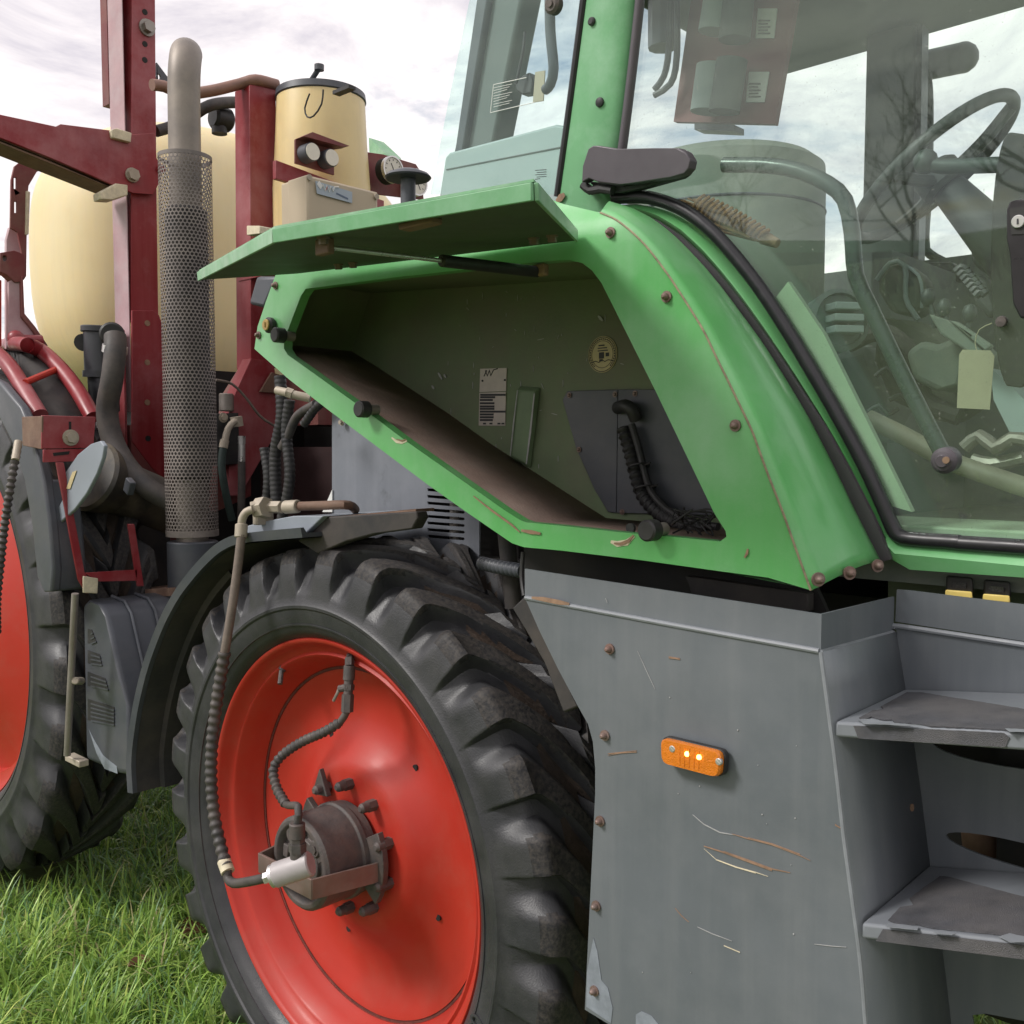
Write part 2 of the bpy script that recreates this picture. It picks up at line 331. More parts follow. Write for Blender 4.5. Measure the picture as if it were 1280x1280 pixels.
def text_mesh(txt, origin, xdir, ydir, h, depth=.0015, shear=0.0):
    """lettering as vertices/faces in the plane of xdir,ydir"""
    cu = bpy.data.curves.new('lettering', 'FONT'); cu.body = txt; cu.size = h; cu.extrude = depth / 2; cu.resolution_u = 3; cu.shear = shear
    ob = bpy.data.objects.new('lettering', cu); COL.objects.link(ob)
    dg = bpy.context.evaluated_depsgraph_get(); me = bpy.data.meshes.new_from_object(ob.evaluated_get(dg))
    x = V(xdir).normalized(); y = V(ydir).normalized(); z = x.cross(y)
    vs = [V(origin) + x * p.co.x + y * p.co.y + z * p.co.z for p in me.vertices]; fs = [tuple(p.vertices) for p in me.polygons]
    bpy.data.objects.remove(ob); bpy.data.curves.remove(cu); bpy.data.meshes.remove(me)
    return vs, fs
def circle(c, r, n=24, ax=(0, 1, 0), sc=(1, 1)):
    ax = V(ax).normalized(); q = V((1, 0, 0)) if abs(ax.x) < .9 else V((0, 1, 0)); q = (q - ax * q.dot(ax)).normalized(); w = ax.cross(q)
    return [V(c) + q * math.cos(2 * math.pi * i / n) * r * sc[0] + w * math.sin(2 * math.pi * i / n) * r * sc[1] for i in range(n)]
def stroke(pts, wdt, n, d=.0012):       # a thin raised mark following pts on a surface with normal n; tapers at both ends
    P = [V(p) for p in pts]; n = V(n).normalized(); m = M(); k = len(P); A = []; B = []
    for i, p in enumerate(P):
        t = (P[min(i + 1, k - 1)] - P[max(i - 1, 0)]).normalized(); sd = t.cross(n).normalized()
        w = wdt * (0.25 + .75 * math.sin(math.pi * (i + .3) / (k - .4)))
        A.append(p + sd * w / 2); B.append(p - sd * w / 2)
    m.plate(A + B[::-1], n * d); return m
NY = V((0, -1, 0)); YY = V((0, 1, 0)); PX = V((1, 0, 0))

# ================================================================== GROUND
g = M(); n = 60
def gz(x, y): return 0.03 * math.sin(x * .7 + 1) * math.cos(y * .6) * (1 if abs(x) + abs(y) > 8 else .25)
xs = [(-1 + 2 * i / n) for i in range(n + 1)]; sgn = lambda a: (1 if a >= 0 else -1) * abs(a) ** 3 * 900
pts = [(sgn(a), sgn(b), gz(sgn(a), sgn(b)) - .01) for a in xs for b in xs]
g.add(pts, [(i * (n + 1) + j, (i + 1) * (n + 1) + j, (i + 1) * (n + 1) + j + 1, i * (n + 1) + j + 1) for i in range(n) for j in range(n)])
MEADOW = mat('meadow_soil', (.13, .18, .06), .95, var=.35, vs=1.5, dust=(.10, .09, .045), damt=.6, dscale=6, bump=.6, bs=30, spec=.1)
g.obj('ground', MEADOW, kind='structure')

# ================================================================== TRACTOR
tractor = thing('sprayer_tractor', 'green and grey self-propelled sprayer tractor with red wheel rims and open side hatch', 'tractor', (-1.8, 2.4, 0))
YG = 1.25      # green side panel
YP = 1.22      # grey step guard

# ---- wheels
def wheel(name, cx, cz, yf, Rr, Rt, Wd, nl, prof, lugh, ph0=0.0, det=True):
    w = part_empty(name, tractor, (cx, yf, cz))
    c = V((cx, yf, cz)); k = Rt / .70
    b = Rt - lugh
    # carcass: outer bead -> sidewall -> shoulder -> crown -> other side
    kr = (Rt - Rr) / .217; ky = Wd / .34
    same = [(Rr - .004, .012), (Rr + .006, -.006), (Rr + .014 * kr, -.016), (Rr + .022 * kr, -.022), (Rr + .032 * kr, -.027), (Rr + .0325 * kr, -.0295), (Rr + .036 * kr, -.0305), (Rr + .0365 * kr, -.0285), (Rr + .05 * kr, -.033), (Rr + .068 * kr, -.0355), (Rr + .072 * kr, -.0395), (Rr + .078 * kr, -.0400), (Rr + .083 * kr, -.0360)]
    En = [(Rr + .098 * kr, -.036), (Rr + .115 * kr, -.0350), (Rr + .132 * kr, -.0335), (Rr + .150 * kr, -.031), (Rr + .170 * kr, -.027), (Rr + .188 * kr, -.021), (Rr + .197 * kr, -.0145), (Rt - .0155, -.006), (Rt - .0095, .006), (Rt - .005, .030), (Rt - .002, .06), (Rt, .085), (Rt + .001, .11), (Rt + .002, .135), (Rt + .002, .155), (Rt + .002, .17)]
    Cn = [(Rr + .097 * kr, -.0345), (Rr + .106 * kr, -.0300), (Rr + .116 * kr, -.0225), (Rr + .128 * kr, -.0150), (Rr + .140 * kr, -.007), (Rr + .150 * kr, .0), (Rr + .156 * kr, .010), (Rr + .161 * kr, .020), (Rr + .165 * kr, .032), (Rr + .172 * kr, .048), (Rr + .176 * kr, .07), (Rr + .178 * kr, .09), (Rr + .179 * kr, .112), (Rr + .180 * kr, .135), (Rr + .181 * kr, .155), (Rr + .181 * kr, .17)]
    E1 = np.array([(r_, y_ * ky if y_ > 0 else y_) for r_, y_ in same + En]); C1 = np.array([(r_, y_ * ky if y_ > 0 else y_) for r_, y_ in same + Cn])
    sc1 = np.clip(E1[:, 1] / (Wd / 2), 0, 1); sc1[:len(same)] = 0
    lug1 = np.zeros(len(E1)); lug1[len(same):] = 1; hs = np.array([.35, .7]); lug1[len(same):len(same) + 2] = hs
    mir = lambda A: np.c_[A[:-1][::-1, 0], Wd - A[:-1][::-1, 1]]
    Ef = np.vstack([E1, mir(E1)]); Cf = np.vstack([C1, mir(C1)]); scf = np.r_[sc1, sc1[:-1][::-1]]; lgf = np.r_[lug1, lug1[:-1][::-1]]
    far = np.r_[np.zeros(len(sc1)), np.ones(len(sc1) - 1)]; dcen = np.r_[1 - sc1, -(1 - sc1[:-1][::-1])]       # signed distance to the centre line, + on the outer half
    us = np.array(sorted(set([round(x, 4) for x in list(np.linspace(-.5, .5, 17)) + [-.345, -.33, -.315, -.30, -.285, -.27, -.25, -.235, -.22, .22, .235, .25, .27, .30, .34, .40, .46]])))[:-1]
    U = np.concatenate([us + i for i in range(nl)]); nt_, ns = len(U), len(scf)
    def smooth(x): x = np.clip(x, 0, 1); return x * x * (3 - 2 * x)
    def hmask(u, sc, d):       # u: pitch units from the lug centre (+ = ahead), d: distance to the centre line from this lug's own side (+ own half)
        u = (u + .5) % 1 - .5
        wl = .225 - .045 * sc; lo = .065; wu = .165 - .005 * sc; up = .30 * (1 - sc) ** 1.3 + .07
        h = smooth((u + wl + lo) / lo) * (1 - smooth((u - wu) / up))
        return h * smooth((d + .20) / .12)
    Ug, SC = np.meshgrid(U, scf, indexing='ij'); D = np.broadcast_to(dcen, Ug.shape)
    wrnd = np.random.default_rng(nl).uniform(-1, 1, (nl * 2 + 4)); wob = .03 * wrnd[(np.floor(Ug * 2).astype(int)) % (nl * 2)] * 0 + .018 * np.sin(Ug * 2 * math.pi * 3.37) * SC + .02 * np.sin(SC * 9 + np.floor(Ug + .5) * 2.4) * SC
    wear = .90 + .10 * np.sin(np.floor(Ug + .5) * 4.7 + SC * 3)
    h = np.maximum(hmask(Ug + wob, SC, D), hmask(Ug + .5 + wob, SC, -D)) * lgf * np.where(SC > 0, wear, 1)
    hh = np.where(lgf > 0, h, 0)
    Rg = Cf[:, 0] + (Ef[:, 0] - Cf[:, 0]) * hh; Yg = Cf[:, 1] + (Ef[:, 1] - Cf[:, 1]) * hh
    shift = (.19 * scf + .13 * scf ** 2)
    TH = ph0 + Ug * 2 * math.pi / nl - shift
    Xs = np.stack([cx + Rg * np.cos(TH), yf + Yg, cz + Rg * np.sin(TH)], -1)
    idx = np.arange(nt_ * ns).reshape(nt_, ns); i2 = np.roll(idx, -1, 0)
    quads = np.stack([idx[:, :-1], idx[:, 1:], i2[:, 1:], i2[:, :-1]], -1).reshape(-1, 4)
    hq = ((h[:, :-1] + h[:, 1:]) / 2); hq = ((hq + np.roll(hq, -1, 0)) / 2); yq = (Yg[:, :-1] + np.zeros_like(hq)); rq = Rg[:, :-1]
    mi = np.zeros(hq.shape, int); mi[(hq > .75) & (rq > Rr + .165 * kr)] = 1; mi[(hq < .25) & (yq > .055 * ky) & (yq < Wd - .055 * ky)] = 2
    t = M(); t.v = [tuple(p) for p in Xs.reshape(-1, 3)]; t.f = [tuple(q) for q in quads]; t.mi = list(mi.reshape(-1))
    t.obj('tyre', [TYRE, TREAD, SOIL], w, angle=36)
    r = M(); r.lathe(prof, c, YY, 112); r.obj('rim', RED, w, angle=50)
    return w, c
CX, CZ, YF = -1.791, .69, 1.314
RR = .488
prof1 = [(RR + .004, .02), (RR + .004, .0), (RR, -.005), (RR - .006, -.004), (RR - .012, .004), (RR - .018, .020), (RR - .034, .030), (RR - .040, .026), (RR - .046, .030), (RR - .060, .066), (RR - .072, .085), (RR - .078, .096),
         (.404, .097), (.385, .103), (.35, .118), (.31, .126), (.27, .122), (.235, .104), (.21, .084), (.195, .072), (.182, .066), (.168, .064), (.06, .064), (.001, .064)]
fw, fc = wheel('front_wheel', CX, CZ, YF, RR, .711, .315, 30, prof1, .042, math.radians(39.5))
# bead gap line between disc and barrel
m = M(); m.lathe([(.4105, .0935), (.4105, .0955), (.4035, .0965), (.4035, .0945)], fc, YY, 112); m.obj('weld_seam', mat('dark_red_seam', (.12, .03, .022), .8, var=.5, vs=60), fw)  # thin dark red ring along the seam
# hub motor
m = M()
m.lathe([(.001, -.075), (.030, -.075), (.034, -.070), (.052, -.070), (.056, -.062), (.078, -.062), (.082, -.076), (.088, -.082), (.097, -.082), (.104, -.074), (.105, -.060), (.105, .015), (.110, .018), (.110, .032), (.106, .034), (.106, .055)], fc, YY, 48)
for i in range(5):
    a = i * 2 * math.pi / 5 + .5
    m.box(fc + V((.067 * math.cos(a), -.066, .067 * math.sin(a))), (.018, .012, .03), Matrix.Rotation(-a, 3, 'Y'))
m.obj('hub', CAST, fw, bevel=.0015)
for a in (2.2, .75):
    q = fc + V((.066 * math.cos(a), -.062, .066 * math.sin(a)))
    mm = M(); mm.cyl(q, q + NY * .014, .019, 20, bev=.003); mm.cyl(q + NY * .0145, q + NY * .017, .010, 6); mm.obj('hub_plug', CAST, fw)
# flange ears that carry the strap
def ear(a0, a1, r1):
    mm = M(); pts = [fc + V((.10 * math.cos(a0 + (a1 - a0) * i / 8), .030, .10 * math.sin(a0 + (a1 - a0) * i / 8))) for i in range(9)]
    pts += [fc + V((r1 * math.cos(a1 + (a0 - a1) * i / 8), .030, r1 * math.sin(a1 + (a0 - a1) * i / 8))) for i in range(9)]
    mm.plate(pts, YY * .016); return mm
ear(-.62, .50, .155).obj('strap_flange', CAST, fw, bevel=.002)
ear(math.pi - .62, math.pi + .5, .155).obj('strap_flange', CAST, fw, bevel=.002)
mm = M(); mm.plate([fc + V((-.060, .040, .105)), fc + V((-.120, .040, .098)), fc + V((-.090, .040, .165))], YY * .014); mm.obj('flange_tip', CAST, fw, bevel=.002)
# strap
zs0, zs1 = CZ - .036, CZ + .008
sp = [(.135, .030), (.118, -.040), (.10, -.118), (-.10, -.118), (-.118, -.040), (-.135, .030)]
m = M()
for (a, b) in zip(sp, sp[1:]):
    p, q = V((CX + a[0], YF + a[1], 0)), V((CX + b[0], YF + b[1], 0)); t = (q - p).normalized(); nrm = V((t.y, -t.x, 0)) * .003
    p -= t * .001; q += t * .001
    quad = lambda o: [p + o + ZU * zs0, q + o + ZU * zs0, q + o + ZU * zs1, p + o + ZU * zs1]
    m.hexa(quad(-nrm), quad(nrm))
m.obj('hub_strap', STRAP, fw, bevel=.0008)
# wheel bolts
for i in range(10):
    a = 2 * math.pi * i / 10 + .31
    q = fc + V((.146 * math.cos(a), .064, .146 * math.sin(a)))
    mm = M(); mm.cyl(q, q + NY * .022, .0135, 6); mm.lathe([(.012, .0), (.011, .018), (.006, .024), (.0001, .024)], q + NY * .020, NY, 12)
    mm.obj('wheel_bolt', CAST, fw)
for a, rr in ((.05 - .5, .262), (2.15, .262), (-1.9, .262), (.9, .262)):
    q = fc + V((rr * math.cos(a), .1180, rr * math.sin(a))); mm = M(); mm.cyl(q + YY * .003, q + NY * .0018, .0075, 16); mm.obj('disc_hole', DARK, fw)
# rotary union and fittings
u0 = at(389, 1079, YF - .150); u1 = at(347, 1093, YF - .195)
ud = (u1 - u0).normalized()
m = M(); m.cyl(u0, u0 + ud * .082, .026, 28, bev=.003); m.obj('rotary_union', UNION, fw)
m = M(); m.lathe([(.024, .080), (.024, .088), (.018, .088), (.018, .080)], u0, ud, 24); m.cyl(u0 + ud * .08, u0 + ud * .104, .0125, 6); m.obj('union_collar', SILVER, fw)
fb = u0 + ud * .030
m = M(); m.cyl(fb + ZU * .018, fb + ZU * .034, .0155, 20); m.cyl(fb + ZU * .034, fb + ZU * .052, .0185, 6); m.cyl(fb + ZU * .052, fb + ZU * .062, .016, 6); m.cyl(fb + ZU * .062, fb + ZU * .094, .0165, 16, bev=.002)
m.obj('hose_fitting', CAST, fw)
top = fb + ZU * .09
hp = [top, top + V((-.004, .006, .035)), at(357, 1005, 1.215), at(346, 985, 1.225), at(342, 962, 1.235), at(353, 944, 1.25), at(378, 927, 1.27), at(405, 915, 1.285), at(425, 903, 1.30), at(434, 888, 1.31)]
m = M(); m.tube(hp, .0082, 12); m.obj('air_hose', HOSE, fw)
m = M(); m.tube(hp[2:9], .0088, 14, step=.0022, corr=.0030, pitch=.0135); m.obj('spiral_wrap', HOSE, fw)
m = M()
vv = [at(434, 890, 1.31), at(435, 868, 1.315), at(436, 850, 1.32), at(437, 832, 1.325), at(437, 822, 1.33)]
m.cyl(vv[0], vv[1], .0135, 6); m.cyl(vv[1], vv[2], .0105, 16); m.cyl(vv[1].lerp(vv[2], .3), vv[1].lerp(vv[2], .7), .0135, 6); m.cyl(vv[2], vv[3], .0130, 16); m.cyl(vv[3], vv[4], .0105, 6)
m.cyl(vv[4], at(437, 815, 1.36), .007, 10)
m.cyl(at(436, 859, 1.315), at(424, 861, 1.305), .008, 10); m.obj('ball_valve', CAST, fw)
m = M(); m.tube([at(424, 860, 1.303), at(422, 866, 1.30), at(417, 876, 1.298)], .0035, 8); m.obj('valve_lever', STEEL, fw)
m = M(); a = at(352, 838, 1.345); m.cyl(a, at(350, 855, 1.33), .006, 10); m.cyl(a + V((0, .01, .012)), a, .0095, 10); m.obj('valve_stem', CAST, fw)
# lettering on the sidewall: "300"
for kk, ch in enumerate('300'):
    phi = -.53 + .088 * kk
    rad = V((math.cos(phi), 0, math.sin(phi))); tan = V((-math.sin(phi), 0, math.cos(phi)))
    mm = M(); mm.add(*text_mesh(ch, fc + rad * (RR + .0665) + NY * .0345, tan, -rad, .052, .002)); mm.obj('lettering', TYRE, fw, smooth=False)

# rear wheel
RX, RZ, RY = -3.93, .98, 1.25
prof2 = [(.655, .02), (.655, 0), (.65, -.005), (.642, .002), (.63, .03), (.60, .05), (.57, .055), (.56, .085), (.50, .075), (.40, .030), (.30, .005), (.20, -.03), (.16, -.04), (.001, -.04)]
rw, rc = wheel('rear_wheel', RX, RZ, RY, .65, .935, .30, 26, prof2, .05, .16, det=False)
m = M(); m.cyl(rc + NY * .04, rc + NY * .15, .15, 40, bev=.012); m.cyl(rc + NY * .15, rc + NY * .20, .09, 32, bev=.008); m.obj('hub', CAST, rw)
for i in range(10):
    a = 2 * math.pi * i / 10; q = rc + V((.20 * math.cos(a), -.03, .20 * math.sin(a))); mm = M(); mm.cyl(q, q + NY * .025, .014, 6); mm.obj('wheel_bolt', CAST, rw)
# chain-like spiral hose at the left edge, hanging from the fender bracket
hp = [at(22, 556, 1.12), at(18, 580, 1.10), at(12, 615, 1.08), at(6, 655, 1.07), at(1, 700, 1.06), at(-4, 750, 1.06), at(-4, 790, 1.08)]
m = M(); m.tube(hp, .0085, 14, step=.003, corr=.0045, pitch=.018); m.obj('spiral_hose', HOSE, rw)
m = M(); m.cyl(at(23, 552, 1.12), at(19, 575, 1.10), .011, 14); m.obj('hose_fitting', FIT, rw)

# ---- front mudguard
fe = ats([(166, 992), (163, 950), (171, 890), (184, 835), (204, 782), (224, 745), (249, 714), (272, 691), (295, 679), (340, 675), (378, 672)], 1.248)
P2 = []
for i in range(len(fe) - 1):
    for k in range(5): P2.append(fe[i].lerp(fe[i + 1], k / 5))
P2.append(fe[-1])
for _ in range(4): P2 = [P2[0]] + [(P2[i - 1] + P2[i] * 2 + P2[i + 1]) / 4 for i in range(1, len(P2) - 1)] + [P2[-1]]
cen = V((CX, 1.27, CZ)); m = M(); rings = []
for p in P2:
    r = (p - cen).normalized()
    rings.append([p, p + YY * .33, p + YY * .33 + r * .010, p + YY * .012 + r * .010, p + YY * .004 + r * .022, p - YY * .004 + r * .022])
m.loft(rings, True, True)
mg = m.obj('front_mudguard', DARKGREY, tractor, angle=40)
m = M(); m.loft([[p - (p - cen).normalized() * .003 + YY * .012, p - (p - cen).normalized() * .003 + YY * .325] for p in P2], False); m.obj('mudguard_inner_shade', BLACK_DIRTY, mg)  # near-black sheet paints shade onto the mudguard's inner face
m = M(); rings = []
for p in P2[:int(len(P2) * .62)]:
    r = (p - cen).normalized(); q = p - r * .004
    rings.append([q + YY * .08, q + YY * .085 - r * .016, q + YY * .135 - r * .016, q + YY * .14])
m.loft(rings, False); m.obj('mudguard_stay', BLACK_DIRTY, mg)
m = M(); m.box(at(213, 948, 1.40), (.09, .10, .07), Matrix.Rotation(.3, 3, 'Y')); m.obj('mudguard_bracket', RUST_BROWN, mg, bevel=.004)
m = M(); fl = ats([(372, 676), (400, 653), (409, 646), (460, 643), (520, 639), (522, 648), (515, 661), (470, 667), (432, 677), (397, 692)], 1.30)
m.plate(fl, YY * .03); m.obj('mudguard_skirt', BLACK_DIRTY, mg, bevel=.003)
m = M(); m.plate(ats([(340, 662), (400, 648), (520, 636), (520, 640), (408, 646), (372, 668)], 1.305), YY * .05); m.obj('mudguard_top_plate', RUST_BROWN, mg, bevel=.001)
m = M(); m.plate(ats([(293, 675), (310, 657), (334, 651), (366, 645), (404, 645), (378, 671), (340, 674)], 1.285), YY * .30); m.obj('mudguard_ledge', LID_BLUE, mg, bevel=.002)  # blue-grey here paints the sky's sheen on the ledge

# ---- long inflation hose from mudguard to hub
inf = part_empty('inflation_line', tractor)
y0 = 1.245
hp = at3([(302, 668, 1.23), (297, 710, 1.22), (290, 760, 1.205), (281, 815, 1.19), (272, 870, 1.18), (266, 920, 1.17), (264, 970, 1.165), (268, 1020, 1.16), (277, 1062, 1.155), (283, 1082, 1.15)])
m = M(); m.tube(hp, .0105, 14); m.obj('hose', HOSE_TAN, inf)
m = M(); m.tube(hp[3:], .0115, 14, step=.0025, corr=.0035, pitch=.020); m.obj('spiral_wrap', HOSE, inf)
m = M(); m.tube(at3([(284, 1088, 1.148), (285, 1098, 1.146), (292, 1104, 1.144), (305, 1103, 1.14), (325, 1099, 1.135), (343, 1094, 1.13)]), .0105, 14); m.obj('elbow_hose', HOSE, inf)
m = M(); m.cyl(at(280, 1076, 1.152), at(285, 1090, 1.148), .0155, 18); m.obj('hose_clamp', CREAMWEAR, inf)
m = M(); m.tube(at3([(302, 657, 1.235), (303, 648, 1.235), (308, 640, 1.24), (316, 637, 1.25)]), .0095, 14); m.cyl(at(302, 655, 1.235), at(301, 672, 1.23), .0145, 18, bev=.002); m.obj('elbow_fitting', FIT, inf)
m = M(); m.cyl(at(314, 636, 1.255), at(324, 634, 1.27), .0165, 6); m.cyl(at(323, 636, 1.275), at(334, 634, 1.28), .026, 6); m.cyl(at(336, 634, 1.29), at(352, 634, 1.30), .015, 6); m.cyl(at(356, 634, 1.30), at(373, 633, 1.31), .0155, 18, bev=.002); m.obj('coupling_nut', FIT, inf, bevel=.0012)
m = M(); m.box(at(329, 645, 1.285), (.02, .045, .04)); m.obj('coupling_bracket', FIT, inf, bevel=.002)
m = M(); m.tube(at3([(370, 633, 1.31), (400, 632, 1.33), (430, 631, 1.35), (440, 633, 1.38), (444, 637, 1.42)]), .0105, 14); m.obj('hose', RUST_BROWN, inf)

# ---- grey radiator side panel with louvre slots
ra = ats([(415, 470), (520, 470), (599, 610), (599, 735), (415, 735)], 1.63)
slots = []
for i in range(9):
    y = 602 + i * 8.3
    slots.append(ats([(534, y), (554, y + 1.4), (574, y + 2.8), (580, y + 3.6), (581, y + 5.6), (579, y + 7), (556, y + 5.4), (535, y + 3.6)], 1.63))
m = M(); m.plate(ra, YY * .004, slots); rp_ = m.obj('radiator_panel', GREY_WORN, tractor, smooth=False)
m = M(); m.box(at(560, 640, 1.70), (.5, .02, .5)); m.obj('radiator_core', DARK, rp_)
m = M(); m.cyl(at(568, 600, 1.665), at(568, 690, 1.665), .012, 10); m.obj('core_tube', STEEL, rp_)
m = M(); m.plate(ats([(403, 640), (415, 612), (415, 640)], 1.625), YY * .004); m.obj('panel_corner', WHITE, rp_, smooth=False)
q = at(428, 528, 1.62); m = M(); m.hexbolt(q, NY, .006, .010); m.obj('bolt', FIT, rp_)

# ---- chassis and engine mass, dark boxes added to block light underneath
m = M(); m.box((-1.9, 2.55, .98), (5.6, 1.3, .42)); m.box((-1.75, 2.35, 1.45), (.9, 1.20, .52)); m.box((-2.9, 2.85, 1.5), (1.4, .9, .7)); m.box((-1.2, 2.3, 1.2), (1.6, 1.3, .3)); m.box((.2, 2.35, 1.1), (1.3, 1.6, .5)); m.box((-3.66, 2.6, 1.53), (.5, 1.36, .76)); m.box((-4.3, 2.72, 1.50), (.8, 1.1, .80))
m.obj('chassis_light_block', DARK, tractor)
for ax_, az2, ar in ((-1.79, .69, .11), (-3.93, .98, .12)): m = M(); m.cyl((ax_, 1.64, az2), (ax_, 3.5, az2), ar, 24); m.obj('axle', CAST, tractor)
m = M(); m.box(at(380, 618, 2.2), (.62, .02, .36)); m.obj('bulkhead', mat('dark_maroon', (.028, .010, .010), .7, var=.3, vs=9), tractor)
# struts and a corrugated conduit between tyre and step guard
m = M(); m.cyl(at(632, 660, 1.48), at(642, 760, 1.48), .018, 16); m.obj('steering_strut', BLACK_DIRTY, tractor)
m = M(); m.tube(at3([(602, 704, 1.46), (625, 709, 1.43), (655, 714, 1.40)]), .010, 12, step=.002, corr=.005, pitch=.018); m.obj('conduit', DARKGREY, tractor)
m = M(); m.tube(at3([(654, 690, 1.30), (652, 720, 1.30), (655, 745, 1.29)]), .004, 8); m.obj('cable', BLACK, tractor)
m = M(); m.plate(ats([(640, 760), (656, 745), (690, 815), (722, 884), (704, 891), (680, 828), (658, 790)], 1.232), YY * .05); m.obj('rubber_flap', BLACK_DIRTY, tractor, bevel=.003)
m = M(); m.plate(ats([(655, 675), (1020, 735), (1040, 780), (655, 725)], 1.36), YY * .01); m.obj('frame_rail', DARK, tractor)
m = M(); m.plate(ats([(856, 720), (1010, 742), (1010, 765), (864, 742)], 1.34), YY * .02); m.obj('frame_bracket', BLACK_DIRTY, tractor, bevel=.002)

# ---- green side panel with its opening (top leans inwards)
def yg(px, py):        # panel is upright, its top folds over towards the cab
    z = at(px, py, YG).z
    k = max(0.0, (z - 1.955) / .10)
    right = max(0.0, min(1.0, (px - 640) / 110))
    return YG + right * min(.19, .085 * k + .03 * k * k)
outer = [(318, 436), (322, 408), (332, 378), (345, 342), (690, 250), (704, 255), (751, 266), (770, 274), (787, 287), (804, 303), (819, 321), (838, 347), (857, 376), (880, 413), (897, 449), (910, 475), (922, 500), (940, 537), (960, 592), (979, 640), (1001, 702), (1014, 738), (960, 722), (900, 714), (800, 700), (700, 688), (655, 684), (640, 679), (583, 640), (535, 606), (415, 516), (361, 474)]
inner = [(382, 361), (420, 356), (500, 346), (582, 337), (640, 331), (690, 326), (712, 325), (728, 329), (740, 338), (752, 354), (785, 420), (820, 490), (856, 565), (892, 640), (907, 664), (908, 671), (900, 677), (850, 672), (772, 665), (700, 657), (658, 653), (650, 650), (631, 638), (507, 551), (450, 508), (370, 451), (360, 444), (355, 436), (355, 426), (360, 412), (376, 370)]
m = M(); m.plate([at(a, b, yg(a, b)) for a, b in outer], YY * .004, [ats(inner, YG)])
sp_ = m.obj('side_panel', GREEN, tractor, angle=50, label='green side panel with the open locker in it')
# returned lip round the opening and lower edge
m = M(); I = ats(inner, YG); k = len(I)
I2 = [p + YY * .022 for p in I]; m.loft([[p + YY * .0042 for p in I], I2], True)
m.obj('opening_lip', GREEN, sp_, angle=60)
low = ats([(320, 438), (361, 475), (415, 517), (535, 607), (583, 641), (640, 680), (655, 685), (700, 689), (800, 701), (900, 715), (1012, 737)], YG)
m = M(); m.loft([[p + YY * .0042 for p in low], [p + YY * .03 for p in low]], False); m.obj('lower_lip', GREEN, sp_)
def bolts(lst, Y, parent, r=.0056, h=.010, mt=None, n=NY, name='bolt', dome=True, f=None):
    for a, b in lst:
        q = f(a, b) if f else at(a, b, Y); mm = M(); mm.hexbolt(q + V(n) * .0005, n, r, h, 1.55, dome); mm.obj(name, mt or STRAP, parent)
bolts([(764, 291), (834, 371), (920, 532)], YG, sp_, f=lambda a, b: at(a, b, yg(a, b)))
bolts([(345, 357), (324, 419)], YG, sp_, .0055, .009)
q = at(341, 407, YG); m = M(); m.cyl(q, q + NY * .016, .0175, 28, bev=.004); lt = m.obj('latch', BLACK, sp_)
q2 = q + NY * .016; m = M(); m.cyl(q2, q2 + NY * .004, .0125, 24, bev=.001); m.box(q2 + NY * .005, (.002, .002, .011)); m.obj('lock_barrel', BRASS, lt)
for a, b in ((359, 420), (464, 512), (823, 662)):
    q = at(a, b, YG); m = M(); m.cyl(q + YY * .016, q + NY * .010, .0105, 14); bb = m.obj('buffer_stem', STEEL, sp_)
    m = M(); m.cyl(q + NY * .008, q + NY * .034, .0165, 28, bev=.003); m.obj('rubber_buffer', BLACK, sp_)
# wear marks on the panel
for lst, wd, mt in (([(490, 547), (496, 552), (503, 553), (509, 551)], .006, CREAMWEAR), ([(764, 677), (772, 680), (784, 678), (793, 670)], .010, CREAMWEAR), ([(768, 679), (776, 680), (786, 676), (792, 669)], .0055, RUST),
                    ([(592, 620), (615, 638), (640, 656), (650, 665)], .004, RUST), ([(652, 663), (664, 665), (676, 667)], .007, RUST), ([(931, 697), (934, 692), (935, 686)], .004, RUST), ([(496, 549), (503, 551), (508, 549)], .003, RUST)):
    stroke(ats(lst, YG - (.0016 if mt is RUST else 0)), wd, NY).obj('wear_mark', mt, sp_, smooth=False)

# ---- curved return between side panel and cab
seam = [(751, 266), (770, 274), (787, 287), (804, 303), (819, 321), (838, 347), (857, 376), (880, 413), (897, 449), (910, 475), (922, 500), (940, 537), (960, 592), (979, 640), (1001, 702), (1014, 738)]
strip_l = [(757, 264), (790, 271), (816, 282), (840, 298), (862, 318), (882, 338), (904, 364), (928, 396), (950, 425), (968, 452), (988, 484), (1012, 524), (1040, 578), (1070, 640), (1092, 683), (1102, 702)]
strip_r = [(760, 260), (796, 265), (824, 276), (852, 294), (878, 318), (900, 342), (924, 372), (946, 402), (966, 430), (986, 460), (1008, 494), (1034, 534), (1064, 586), (1094, 644), (1110, 682), (1116, 698)]
def resamp(P, n):
    d = [0]
    for a, b in zip(P, P[1:]): d.append(d[-1] + (b - a).length)
    out = []; j = 0
    for i in range(n):
        t = d[-1] * i / (n - 1)
        while j < len(d) - 2 and d[j + 1] < t: j += 1
        s = (t - d[j]) / max(1e-9, d[j + 1] - d[j]); out.append(P[j].lerp(P[j + 1], min(1, s)))
    return out
A = [at(a, b, yg(a, b)) for a, b in seam]; B = [atc(a, b, .012) for a, b in strip_l]
A = resamp(A, 40); B = resamp(B, 40)
rows = []
for kx in range(9):
    t = kx / 8; bulge = math.sin(math.pi * t) * .020
    rows.append([a.lerp(b, t) + V((.7, -.2, .6)).normalized() * bulge for a, b in zip(A, B)])
m = M(); m.loft(rows, False); fr_ = m.obj('cab_fairing', GREEN, tractor, angle=60, label='curved green fairing between side panel and cab door')
sol = fr_.modifiers.new('thick', 'SOLIDIFY'); sol.thickness = .004; sol.offset = 0
